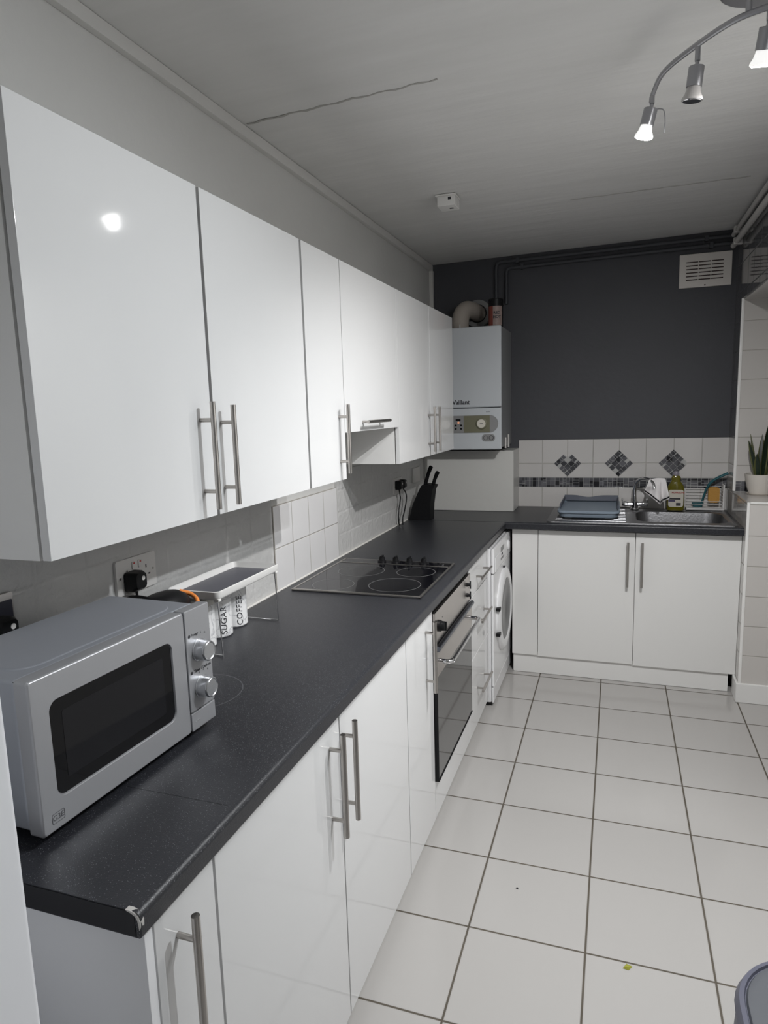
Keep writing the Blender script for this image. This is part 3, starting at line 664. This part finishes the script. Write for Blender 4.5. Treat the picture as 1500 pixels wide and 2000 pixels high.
# door slab with a real window recess
def frame_plate(x0, x1, y0, y1, z0, z1, wy0, wy1, wz0, wz1, r=.016, ro=.006, bev=.004):
    cy, cz_ = (y0 + y1) / 2, (z0 + z1) / 2; wcy, wcz = (wy0 + wy1) / 2, (wz0 + wz1) / 2
    def Rg(cy, cz_, w, h, r, x): return [(x, a, b) for a, b in rrect(cy, cz_, w, h, r, 8)]
    return MB().loft([Rg(wcy, wcz, wy1 - wy0, wz1 - wz0, r, x0), Rg(cy, cz_, y1 - y0, z1 - z0, ro, x0), Rg(cy, cz_, y1 - y0, z1 - z0, ro, x1 - bev), Rg(cy, cz_, y1 - y0 - bev, z1 - z0 - bev, ro, x1 - bev * .3), Rg(cy, cz_, y1 - y0 - 2 * bev, z1 - z0 - 2 * bev, ro, x1),
                      Rg(wcy, wcz, wy1 - wy0 + .005, wz1 - wz0 + .005, r + .002, x1), Rg(wcy, wcz, wy1 - wy0, wz1 - wz0, r, x1 - .0035), Rg(wcy, wcz, wy1 - wy0, wz1 - wz0, r, x0)], cap0=False, cap1=False)
WY0, WY1, WZ0, WZ1 = -3.670, -3.388, .976, 1.131
dd = mo('door', frame_plate(.345, MXF, MY0, DSP - .0006, MZ0, MZ1, WY0, WY1, WZ0, WZ1), SILV, c)
mo('window', MB().box(.352, MXF - .0032, WY0 - .004, WY1 + .004, WZ0 - .004, WZ1 + .004), mat('microwave_glass', (.004, .004, .005), rough=.05, spec=.35), dd)
mo('window_mesh', MB().prism(rrect(0, 0, .236, .112, .004, 4), .0004, MX(MXF - .0032, (WY0 + WY1) / 2, (WZ0 + WZ1) / 2)), mat('dark_mesh_panel', (.010, .010, .012), rough=.06, spec=.35), dd)
LG = mat('logo_grey', (.13, .13, .14), rough=.5)
mb = MB(); lf = lambda u, v, h: (MXF + .0001 + h, -3.676 + u, .9475 + v)
o1, i1 = rrect(0, 0, .024, .0165, .0025, 4), rrect(0, 0, .0225, .0150, .002, 4)
mb.loft([[lf(u, v, 0) for u, v in o1], [lf(u, v, .0004) for u, v in o1], [lf(u, v, .0004) for u, v in i1], [lf(u, v, 0) for u, v in i1]], cap0=False, cap1=False)
mb.text('G3E', .0125, lf)
mo('logo', mb, LG, dd)
pn = mo('control_panel', MB().box(.345, MXF, DSP + .0012, MY1, MZ0 + .040, MZ1, .003).box(.345, MXF, DSP + .0012, MY1, MZ0, MZ0 + .0385, .003), SILV, c)
KY = (DSP + MY1) / 2
for z in (1.088, 1.010):
    kn = mo('control_knob', MB().lathe((MXF, KY, z), (MXF + .026, KY, z), [(0, .0235), (.08, .0235), (.1, .0225), (.85, .021), (.93, .0205), (1, .0185), (.94, .0165), (.94, 0)], 48), SILK, pn)
pf = face_x(MXF, KY, 1.0)
each('round_mark', [MB().cyl((MXF, KY - .029, z), (MXF + .0004, KY - .029, z), .0035, n=14) for z in (1.124, 1.0475)], DGREY, pn)
mb = MB()
mb.text('Power', .0085, lambda u, v, h: pf(u - .012, v + .124, h)); mo('panel_print', mb, DGREY, pn); mb = MB()
mb.text('Timer / Defrost', .0085, lambda u, v, h: pf(u + .006, v + .0478, h), bold=.0002)
for k, (dx, dz) in enumerate(((-.006, .033), (.008, .035), (.020, .030), (-.006, -.045 + .076), (.008, .033), (.022, .028))):
    zz = .088 if k < 3 else .010
    mb.text('MLH369'[k], .006, lambda u, v, h, dx=dx, dz=dz, zz=zz: pf(u + dx, v + zz + dz, h))
mo('panel_print', mb, DGREY, pn)
mo('release_button_mark', MB().box(MXF, MXF + .0004, KY - .030, KY - .014, MZ0 + .018, MZ0 + .0195), SILK, pn)
for x in (.15, .33):
    for y in (-3.66, -3.31): mo('foot', MB().cyl((x, y, .9110), (x, y, .9285), .012, n=16), BLACK, c)

# ------------------------------------------------------------------ tall fridge freezer at left edge
c = thing('fridge_freezer', (.3, -4.2, 0), 'tall white fridge freezer at the left edge of the photo', 'fridge')
ob('cabinet', MB().box(.02, .510, -4.46, -3.905, .02, 1.78, .006), FRID, c)
each('door', [MB().box(.513, .558, -4.46, -3.905, .03, .68, .008), MB().box(.513, .558, -4.46, -3.905, .69, 1.78, .008)], FRID, c)
for y in (-4.42, -3.94): each('foot', [MB().cyl((x, y, .001), (x, y, .022), .02, n=14) for x in (.48, .08)], BLACK, c)

# ------------------------------------------------------------------ sockets and plugs
def socket(name, x, yc, zc, w, h, label, cat='socket', m=SOCK, double=True):
    c = thing(name, (x, yc, zc - h / 2), label, cat)
    ob('plate', MB().prism(rrect(0, 0, w, h, .006, 4), .008, MX(x, yc, zc)), m, c)
    f = face_x(x + .008, yc, zc)
    for s in ((-.036, .036) if double else (0,)):
        mb = MB()
        def slot(u, v, a, b): mb.loft([[f(u - a, v - b, -.0002), f(u + a, v - b, -.0002), f(u + a, v + b, -.0002), f(u - a, v + b, -.0002)], [f(u - a, v - b, .0004), f(u + a, v - b, .0004), f(u + a, v + b, .0004), f(u - a, v + b, .0004)]])
        slot(s, .012, .002, .004); slot(s - .011, -.010, .0035, .002); slot(s + .011, -.010, .0035, .002)
        ob('pin_slots', mb, DGREY, c)
    for u in ((-.012, .012) if double else ()):
        ob('rocker_switch', MB().box(x + .008, x + .0115, yc + u - .006, yc + u + .006, zc + .014, zc + .034, .0015), m, c)
        ob('switch_mark', MB().box(x + .0115, x + .0118, yc + u - .003, yc + u + .003, zc + .028, zc + .032), RED, c)
    each('screw', [MB().cyl((x + .008, yc + q * w, zc), (x + .0092, yc + q * w, zc), .003, n=12) for q in (-.42, .42)], STEEL, c)
    return c
def plug(x, y, z, label, cable):
    c = thing('plug', (x, y, z - .025), label, 'plug')
    ob('plug_body', MB().loft([[(x, a, b) for a, b in rrect(y, z, .050, .050, .010, 5)], [(x + .022, a, b) for a, b in rrect(y, z, .050, .050, .010, 5)], [(x + .034, a, b) for a, b in rrect(y, z + .002, .038, .040, .010, 5)]]), BLACK, c)
    ob('fuse_label', MB().cyl((x + .034, y + .007, z + .008), (x + .0345, y + .007, z + .008), .006, n=14), SOCK, c)
    ob('cable', MB().tube(bez(cable, 8), .0036, 8), BLACK, c)
    return c
socket('double_socket', .0062, -3.036, 1.163, .150, .090, 'white double wall socket behind the microwave with one plug')
plug(.0150, -3.062, 1.150, 'square black plug in the double socket behind the microwave', [(.030, -3.062, 1.125), (.032, -3.064, 1.08), (.040, -3.08, 1.0), (.05, -3.10, .93), (.06, -3.12, .916)])
socket('double_socket', .0062, -.835, 1.135, .146, .090, 'white double wall socket in the far corner behind two black leads')
plug(.0150, -.868, 1.142, 'black plug in the far corner socket, left of the two', [(.030, -.868, 1.118), (.032, -.862, 1.09), (.030, -.85, 1.06), (.030, -.885, 1.00), (.028, -.888, .96), (.028, -.878, .9155)])
plug(.0150, -.800, 1.142, 'second black plug nearer the knife block in the corner socket', [(.030, -.800, 1.118), (.042, -.785, 1.09), (.044, -.780, 1.05), (.046, -.835, .985), (.046, -.862, .96), (.046, -.868, .9155)])
c = thing('switch_plate', (.0062, -.50, 1.09), 'blank white wall plate beside the boxed panel in the corner', 'switch')
ob('plate', MB().prism(rrect(0, 0, .146, .09, .006, 4), .008, MX(.0062, -.46, 1.16)), SOCK, c)
c = thing('cooker_switch', (.0062, -3.49, 1.12), 'dark steel-edged wall switch at the left edge behind the microwave', 'switch')
ob('plate', MB().prism(rrect(0, 0, .150, .090, .004, 4), .010, MX(.0062, -3.487, 1.172)), STEEL, c)
ob('switch_insert', MB().prism(rrect(0, 0, .142, .074, .002, 4), .0015, MX(.0162, -3.487, 1.166)), mat('dark_slate_insert', (.035, .035, .05), rough=.3), c)
plug(.0180, -3.456, 1.150, 'angular black plug in the left edge wall switch', [(.035, -3.456, 1.126), (.04, -3.46, 1.07), (.05, -3.5, .99), (.05, -3.52, .916)])

# ------------------------------------------------------------------ small black appliance behind the microwave
c = thing('handheld_appliance', (.14, -3.08, .91), 'black appliance with orange trim between microwave and white tray', 'appliance')
def blob(cx, cy, z, a, b, n=28): return [(cx + b * math.cos(2 * PI * k / n), cy + a * math.sin(2 * PI * k / n), z) for k in range(n)]
ob('housing', MB().loft([blob(.13, -3.085, .911, .07, .045), blob(.13, -3.085, 1.05, .075, .05), blob(.13, -3.085, 1.10, .082, .05), blob(.13, -3.09, 1.115, .076, .044), blob(.13, -3.09, 1.128, .052, .030), blob(.13, -3.09, 1.131, .02, .012)]), BLACK, c)
ob('orange_band', MB().tube(bez([(.184, -3.064, 1.072), (.187, -3.036, 1.084), (.172, -3.010, 1.096), (.146, -3.000, 1.107), (.122, -3.012, 1.116)], 6), .0058, 10), ORANGE, c, label='orange curved trim band')
ob('cord', MB().tube(bez([(.17, -3.13, 1.118), (.12, -3.15, 1.138), (.07, -3.14, 1.130), (.06, -3.08, 1.10)], 6), .004, 8), BLACK, c)

# ------------------------------------------------------------------ tray shelf with canisters
c = thing('tray_shelf', (.09, -2.76, .91), 'white and grey folding tray standing on wire legs over canisters', 'tray')
TX, TY, TW, TH = .0985, -2.757, .168, .348
def T(w, h, r, z): return [(x, y, z) for x, y in rrect(TX, TY, w, h, r, 6)]
ob('tray', MB().loft([T(TW - .012, TH - .012, .012, 1.070), T(TW - .002, TH - .002, .016, 1.076), T(TW, TH, .016, 1.092), T(TW - .006, TH - .006, .014, 1.0935), T(TW - .010, TH - .010, .012, 1.090), T(TW - .026, TH - .026, .010, 1.0765)], cap1=True), TRAYW, c)
ob('tray_mat', MB().loft([T(TW - .032, TH - .032, .006, 1.0767), T(TW - .032, TH - .032, .006, 1.0785)]), TRAYG, c, label='grey inset mat')
for y in (TY - TH / 2 + .014, TY + TH / 2 - .014):
    ob('wire_leg', MB().tube([(TX - .060, y, 1.071), (TX - .070, y, .9132), (TX + .078, y, .9132), (TX + .072, y, 1.071)], .0022, 8), CHROME, c)
for y in (TY - TH / 2 + .014, TY + TH / 2 - .014): ob('leg_clip', MB().box(TX + .064, TX + .080, y - .007, y + .007, 1.064, 1.072, .002), TRAYW, c)
for (x, y, wd, lab) in ((.052, -2.660, 'COFFEE', 'white marbled canister lettered COFFEE, farthest of the three under the tray'), (.060, -2.760, 'SUGAR', 'white marbled canister lettered SUGAR, in the middle under the tray'), (.068, -2.860, 'TEA', 'white marbled canister lettered TEA, nearest the microwave under the tray')):
    k = thing('canister', (x, y, .9105), lab, 'canister', 'marbled canisters under the tray')
    r = .0435
    ob('jar', MB().lathe((x, y, .9105), (x, y, 1.034), [(0, r - .003), (.03, r), (1, r)], 40), MARB, k)
    ob('lid', MB().lathe((x, y, 1.0345), (x, y, 1.052), [(0, r + .001), (.6, r + .001), (1, r - .004)], 40), mat('pale_lid', (.62, .60, .56), rough=.4), k)
    def cf(u, v, h, x=x, y=y, r=r):
        a = math.radians(-38) + (-v) / r            # lettering runs upward, wrapped round the jar
        return (x + (r + .0003 + h) * math.cos(a), y + (r + .0003 + h) * math.sin(a), .966 + u)
    def cf2(u, v, h, x=x, y=y, r=r):
        a = math.radians(-30) - v / r
        return (x + (r + .0003 + h) * math.cos(a), y + (r + .0003 + h) * math.sin(a), .962 + u)
    ob('lettering', MB().text(wd, .027, cf2, shear=.15), DGREY, k)

# ------------------------------------------------------------------ knife block
KNIFEM = mat('matte_black_block', (.005, .005, .006), rough=.6, spec=.2)
c = thing('knife_block', (.09, -.60, .91), 'black knife block with black handled knives in the corner', 'knife block')
def KB(z, x0, x1, y0, y1): return [(x0, y0, z), (x1, y0, z), (x1, y1, z), (x0, y1, z)]
ob('block', MB().loft([KB(.9105, .022, .150, -.665, -.57), KB(1.00, .042, .150, -.655, -.555), KB(1.085, .078, .160, -.640, -.545), KB(1.112, .092, .172, -.635, -.54), KB(1.118, .100, .142, -.632, -.54)]), KNIFEM, c)
for (x, y, z, l, k_) in ((.100, -.60, 1.098, .128, .42), (.142, -.60, 1.082, .112, .46)):
    ob('knife_handle', MB().tube([(x, y, z - .02), (x + k_ * .02, y, z + l * .15), (x + k_ * l * .50, y - .004, z + l * .6), (x + k_ * l * .72, y - .004, z + l * .85), (x + k_ * l * .86, y - .004, z + l * .97), (x + k_ * l * .90, y - .004, z + l)], [.012, .0145, .0135, .0155, .0165, .011], 14, .75), KNIFEM, c)

# ------------------------------------------------------------------ boiler
c = thing('boiler', (.31, -.2, 1.308), 'grey white gas boiler mounted on the dark wall', 'boiler')
BX0, BX1, BY, BZ0_, BZ1_ = .090, .530, -.412, 1.308, 2.030
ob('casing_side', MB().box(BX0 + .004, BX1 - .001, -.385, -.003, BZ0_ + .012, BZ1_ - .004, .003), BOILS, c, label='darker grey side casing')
each('front_cover', [MB().box(BX0, BX1, BY, -.3855, 1.5605, BZ1_, .008, 3), MB().box(BX0, BX1, BY, -.3855, BZ0_, 1.5565, .008, 3)], BOIL, c)
bf = face_y(BY, 0, 0)
ob('lettering', MB().text('Vaillant', .036, lambda u, v, h: bf(u + .288, v + 1.592, h), bold=.0012).text('turbo', .012, lambda u, v, h: bf(u + .452, v + 1.534, h)), DGREY, c)
pill = [(.10, 1.410), (.460, 1.410)] + [(.460 + .0 + .052 * math.sin(a), 1.462 - .052 * math.cos(a)) for a in [PI * k / 14 for k in range(1, 14)]] + [(.460, 1.514), (.10, 1.514)]
fa = ob('control_fascia', MB().loft([[(x, BY, z) for x, z in pill], [(x, BY - .003, z) for x, z in pill]]), GREYP, c)
ob('olive_plate', MB().box(.305, .462, BY - .0045, BY - .003, 1.412, 1.512, .0005), OLIVE, fa)
ob('pressure_gauge', MB().lathe((.413, BY - .0045, 1.464), (.413, BY - .014, 1.464), [(0, .034), (.6, .033), (1, .028)], 32), OLIVE, fa)
ob('gauge_face', MB().cyl((.413, BY - .014, 1.464), (.413, BY - .0152, 1.464), .0255, n=28), DIAL, fa)
ob('gauge_needle', MB().box(.404, .424, BY - .0160, BY - .0152, 1.4622, 1.4652), DGREY, fa)
ob('display', MB().box(.255, .285, BY - .0042, BY - .003, 1.482, 1.494), BLACK, fa)
for x in (.255, .288):
    for z in (1.455, 1.435): ob('button', MB().cyl((x, BY - .003, z), (x, BY - .0055, z), .006, n=12), BLACK, fa)
ob('orange_light', MB().cyl((.272, BY - .003, 1.472), (.272, BY - .005, 1.472), .007, n=12), mat('amber_light', (.8, .35, .2), rough=.3, emit=(1, .5, .3), es=.25), fa)
ob('badge', MB().prism(rrect(0, 0, .080, .044, .0215, 6), .002, MY(BY, .453, 1.379)), GREYP, c)
each('badge_ring', [MB().lathe((.470, BY - .002, 1.379), (.470, BY - .0026, 1.379), [(0, .011), (1, .011), (1, .0145), (0, .0145)], 24, False), MB().lathe((.436, BY - .002, 1.379), (.436, BY - .0026, 1.379), [(0, .011), (1, .011), (1, .0135), (0, .0135)], 24, False)], DGREY, c)
each('condensate_pipe', [MB().tube([(.537, -.30, 1.31), (.537, -.30, 1.375)], .006, 10), MB().tube([(.540, -.20, 1.31), (.540, -.20, 1.39)], .006, 10)], PIPEW, c)
ob('flue_pipe', MB().tube(bez([(.245, -.20, 2.03), (.245, -.20, 2.09), (.252, -.192, 2.135), (.272, -.160, 2.165), (.300, -.10, 2.165), (.318, -.012, 2.155)], 7), .052, 28), FLUE, c)
ob('flue_collar', MB().lathe((.318, -.028, 2.155), (.318, -.002, 2.155), [(0, .058), (0, .085), (1, .088), (1, .058)], 36, False), GREYP, c)
ob('test_point', MB().cyl((.262, -.30, 2.028), (.262, -.30, 2.062), .0035, n=10), WIREW, c)
c = thing('storage_jar', (.475, -.27, 2.031), 'dark lidded jar with red and pale label on the boiler', 'jar')
jx, jy = .478, -.28
ob('jar_body', MB().lathe((jx, jy, 2.031), (jx, jy, 2.175), [(0, .040), (.04, .043), (1, .043)], 36), BLACK, c)
ob('lid', MB().lathe((jx, jy, 2.155), (jx, jy, 2.196), [(0, .0455), (.9, .0455), (1, .042)], 36), BLACK, c)
def arc(r, a0, a1, z0, z1, n=14): return [[(jx + r * math.cos(a), jy + r * math.sin(a), z) for a in [a0 + (a1 - a0) * k / n for k in range(n + 1)]] for z in (z0, z1)]
lb = ob('red_label', MB().loft(arc(.0437, PI, 1.42 * PI, 2.040, 2.152), closed=False, cap0=False, cap1=False), JARR, c)
lb = ob('pale_label', MB().loft(arc(.0438, 1.42 * PI, 1.86 * PI, 2.040, 2.152), closed=False, cap0=False, cap1=False), JARL, c)
def jf(u, v, h): 
    a = 1.60 * PI + u / .044; return (jx + (.0442 + h) * math.cos(a), jy + (.0442 + h) * math.sin(a), 2.10 + v)
ob('label_print', MB().text('RED', .022, lambda u, v, h: jf(u, v + .012, h), bold=.0008).text('HOT', .022, lambda u, v, h: jf(u, v - .012, h), bold=.0008), DGREY, c)

# ------------------------------------------------------------------ pipes
def pipe(name, pts, r, m, lab, clips=(), grp=None):
    c = thing(name, pts[0], lab, 'pipe', grp)
    ob('pipe_run', MB().tube(pts, r, 12), m, c)
    for a in clips: ob('pipe_clip', MB().box(*a, .003), m, c)
def zc(x): return .0155 * x
pipe('heating_pipe', [(.437, -.020, 2.034), (.437, -.020, 2.430), (.445, -.020, 2.4475), (.462, -.020, 2.4575), (1.800, -.020, 2.476)], .0115, PIPED, 'upper dark painted pipe running below the ceiling on the charcoal wall', ((.560, .580, -.036, -.0005, 2.442, 2.474), (1.63, 1.65, -.036, -.0005, 2.457, 2.489)), 'dark painted pipes')
pipe('heating_pipe', [(.502, -.020, 2.20), (.502, -.020, 2.395), (.510, -.020, 2.410), (.526, -.020, 2.417), (1.800, -.020, 2.437)], .0115, PIPED, 'lower dark painted pipe under the upper one on the charcoal wall', ((.590, .610, -.036, -.0005, 2.402, 2.434), (1.655, 1.675, -.036, -.0005, 2.418, 2.450)), 'dark painted pipes')
pipe('white_pipe', [(1.775, -.045, 2.474), (1.775, -3.0, 2.474)], .013, PIPEW, 'upper white pipe along the right wall under the ceiling', ((1.758, 1.8035, -.175, -.145, 2.455, 2.4935),), 'white pipes on the right wall')
pipe('white_pipe', [(1.775, -.045, 2.415), (1.775, -3.0, 2.415)], .015, PIPEW, 'lower white pipe along the right wall beneath the other', ((1.758, 1.8035, -.175, -.145, 2.396, 2.434),), 'white pipes on the right wall')

# ------------------------------------------------------------------ wall vent
c = thing('wall_vent', (1.64, 0, 2.21), 'cream louvred air vent on the charcoal wall', 'vent')
VX0, VX1, VZ0, VZ1 = 1.502, 1.778, 2.210, 2.398
ob('vent_plate', MB().box(VX0, VX1, -.014, -.001, VZ0, VZ1, .004), VENT, c)
for k in range(6):
    z = 2.2505 + k * .0195; mb = MB()
    for a in (0, 1, 2): mb.box(1.5385 + a * .0665, 1.5385 + a * .0665 + .0625, -.0146, -.0138, z, z + .0062)
    ob('slot', mb, VENTD, c, False)
ob('screw', MB().cyl((1.64, -.014, 2.2205), (1.64, -.016, 2.2205), .004, n=12), VENTD, c)

# ------------------------------------------------------------------ ceiling detector
c = thing('heat_detector', (.445, -1.33, cz(.445)), 'small white square alarm box on the ceiling', 'alarm')
zt = cz(.445)
ob('housing', MB().box(.405, .487, -1.378, -1.290, zt - .050, zt - .0065, .005), TRIMT, c)
ob('mounting_plate', MB().box(.398, .490, -1.383, -1.285, zt - .007, zt - .0008, .002), TRIMT, c)
ob('sensor_hole', MB().box(.452, .470, -1.340, -1.325, zt - .0505, zt - .0495).box(.455, .469, -1.3785, -1.3775, zt - .026, zt - .014), DGREY, c)

# ------------------------------------------------------------------ ceiling spotlight bar
c = thing('spotlight_bar', (1.50, -2.53, 2.50), 'curved brushed nickel ceiling bar with adjustable spotlights', 'ceiling light')
zz = cz(1.5)
ob('ceiling_plate', MB().loft([[(1.50 + .118 * math.cos(a) * s, -2.53 + .078 * math.sin(a) * s, z) for a in [2 * PI * k / 48 for k in range(48)]] for s, z in ((1, zz - .0025), (1, zz - .022), (.94, zz - .027))]), LAMPM, c)
barp = [(1.248, -2.262, 2.385), (1.252, -2.268, 2.405), (1.276, -2.345, 2.424), (1.345, -2.46, 2.424), (1.418, -2.545, 2.424), (1.50, -2.58, 2.424), (1.582, -2.615, 2.424), (1.655, -2.70, 2.424), (1.724, -2.81, 2.424), (1.748, -2.885, 2.405)]
ob('curved_bar', MB().tube(bez(barp, 8), .0085, 12, .75), LAMPM, c)
each('bar_post', [MB().cyl((1.44, -2.552, 2.424), (1.44, -2.552, zz - .02), .007, n=14), MB().cyl((1.56, -2.600, 2.424), (1.56, -2.600, zz - .02), .007, n=14)], LAMPM, c)
def head(top, axis, lit, watt=1.0, *, stem=.03, hl=.062, hr=.0185, tail=False):
    top = Vector(top); ax = Vector(axis).normalized(); k = top - Vector((0, 0, stem))
    mb = MB().cyl(top, k, .0065, n=12).tube([k, k + ax * .012], .005, 10)
    s0 = k + ax * .010; s1 = s0 + ax * hl
    h = ob('spotlight_head', mb.lathe(s0, s1, [(0, .006), (.02, hr * .92), (.06, hr), (1, hr)], 28), LAMPM, c)
    if tail: ob('loose_wire', MB().tube(bez([s0 + ax * .004 + Vector((.016, 0, 0)), s0 + ax * .008 + Vector((.034, 0, -.002)), s0 + ax * .02 + Vector((.042, 0, -.018)), s0 + ax * .03 + Vector((.042, 0, -.040))], 6), .0016, 6), LAMPM, h)
    b0 = s1 - ax * .004; b1 = b0 + ax * .034
    bl = ob('bulb', MB().lathe(b0, b1, [(0, hr * .8), (.15, hr * .85), (.55, .019), (.85, .0245), (1, .025)], 28), BULBB if lit else BULBO, h)
    if lit: ob('lens', MB().lathe(b1 + ax * .0005, b1 + ax * .003, [(0, .0225), (.6, .0215), (1, .017)], 28), LENS, bl)
    if lit:
        ld = bpy.data.lights.new('spot_beam', 'SPOT'); ld.energy = SPOT_W * watt; ld.spot_size = math.radians(SPOT_DEG); ld.spot_blend = 1.0; ld.shadow_soft_size = .018
        ld.color = (1.0, 1.0, 1.0) if watt != .99 else (.93, .97, 1.0)
        lo = bpy.data.objects.new('spot_beam', ld); COL.objects.link(lo); lo.parent = bl
        lo.rotation_euler = (-ax).to_track_quat('Z', 'Y').to_euler(); lo.location = b1 + ax * .024 - base_of(bl)
    else: ob('lens', MB().lathe(b1 + ax * .0005, b1 + ax * .003, [(0, .0225), (.6, .0215), (1, .017)], 28), CHROME, bl)
head((1.250, -2.268, 2.400), (-.24, .10, -1), True, .38, stem=.022, hl=.044, tail=True)
head((1.345, -2.460, 2.420), (-.10, .12, -1), False, stem=.034, hl=.046)
head((1.480, -2.572, 2.420), (-.10, .42, -1), True, 1.62, stem=.024, hl=.045)
head((1.582, -2.615, 2.420), (.30, -.30, -1), False, stem=.03, hl=.055)
head((1.655, -2.700, 2.420), (.10, -.10, -1), False, stem=.034, hl=.046)
head((1.746, -2.880, 2.400), (-.55, -.42, -1), True, .99, stem=.034, hl=.058)  # unseen head, lit as added cool fill for the near left side

# ------------------------------------------------------------------ plant on the sill
c = thing('potted_snake_plant', (1.905, -.36, 1.05), 'snake plant in a white pot on the tiled window sill', 'plant')
px_, py_ = 1.912, -.375
pt = ob('pot', MB().lathe((px_, py_, 1.0545), (px_, py_, 1.162), [(0, .050), (.05, .053), (.35, .062), (.7, .071), (1, .076), (1, .070), (.9, .068)], 44, False).cyl((px_, py_, 1.0545), (px_, py_, 1.057), .05), POT, c)
ob('saucer', MB().lathe((px_, py_, 1.0503), (px_, py_, 1.058), [(0, .052), (1, .062), (1, .058), (.5, .05)], 40, False), POT, c)
ob('soil', MB().cyl((px_, py_, 1.145), (px_, py_, 1.150), .0685), SOIL, c)
def leaf(a, lean, L, w, tw):
    d = Vector((math.cos(a), math.sin(a), 0)); s = Vector((-math.sin(a + tw), math.cos(a + tw), 0)); n = 12
    L0, L1, E0, E1 = [], [], [], []
    root = Vector((px_, py_, 1.145)) + d * .018
    rows = []
    for k in range(n + 1):
        t = k / n; ww = w * (0.55 + 1.1 * t - 1.65 * t ** 2.6) if t < 1 else .0004; ww = max(ww, .0004)
        p = root + d * (lean * L * (t ** 1.4)) + Vector((0, 0, L * t * (1 - .08 * lean)))
        nrm = d
        rows.append([p - s * ww + nrm * ww * .25, p - s * ww * .7, p - nrm * ww * .12, p + s * ww * .7, p + s * ww + nrm * ww * .25])
    th = d * .0022
    def build(i0, i1):
        mb = MB(); mb.loft([[r[i] for i in range(i0, i1 + 1)] + [r[i] + th for i in range(i1, i0 - 1, -1)] for r in rows]); return mb
    lf = ob('leaf', build(1, 3), LEAF, c)
    m2 = build(0, 1); m3 = build(3, 4); tmpm = bpy.data.meshes.new('t'); m3.bm.to_mesh(tmpm); m2.bm.from_mesh(tmpm); m3.bm.free(); bpy.data.meshes.remove(tmpm)
    ob('leaf_margin', m2, LEAFE, lf)
for a, le, L_, w_, tw in ((2.9, .16, .235, .019, .3), (3.3, .24, .20, .016, .9), (-1.2, .10, .285, .022, .1), (.3, .20, .27, .022, .6), (1.4, .12, .23, .020, 0), (-.5, .34, .20, .018, .4), (-2.3, .15, .13, .020, .2), (.8, .3, .18, .018, -.4)):
    leaf(a, le, L_, w_, tw)

# ------------------------------------------------------------------ bin at lower right
c = thing('waste_bin', (1.60, -3.3, 0), 'grey lilac oval bin standing on floor at lower right corner', 'bin')
def B(w, h, r, z): return [(x, y, z) for x, y in rrect(1.575, -3.268, w, h, r, 10)]
ob('bin_body', MB().loft([B(.24, .30, .10, .001), B(.29, .34, .12, .02), B(.335, .385, .14, .30), B(.345, .395, .145, .42), B(.335, .385, .14, .455)]), BINB, c)
ob('rim', MB().loft([B(.345, .395, .145, .456), B(.348, .398, .146, .468), B(.334, .384, .14, .484), B(.318, .368, .132, .486), B(.314, .364, .130, .481)]), BINB, c)
ob('lid', MB().loft([B(.312, .362, .130, .4815), B(.306, .356, .128, .4865), B(.28, .33, .115, .489)]), BINL, c)

# crumbs on the floor
c = ob('food_scrap', MB().loft([[(1.224, -2.650, .0008), (1.240, -2.652, .0008), (1.250, -2.636, .0008), (1.234, -2.630, .0008)], [(1.228, -2.648, .005), (1.238, -2.648, .006), (1.246, -2.638, .004), (1.235, -2.634, .004)]]), GREENB); tag(c, 'tiny green scrap of food lying on a white floor tile', 'scrap')
c = ob('crumb', MB().loft([[(.896, -2.420, .0006), (.905, -2.422, .0006), (.903, -2.414, .0006)], [(.898, -2.419, .004), (.903, -2.420, .004), (.902, -2.416, .003)]]), DGREY); tag(c, 'tiny dark crumb on a white floor tile right of the two-door base cabinet', 'crumb')
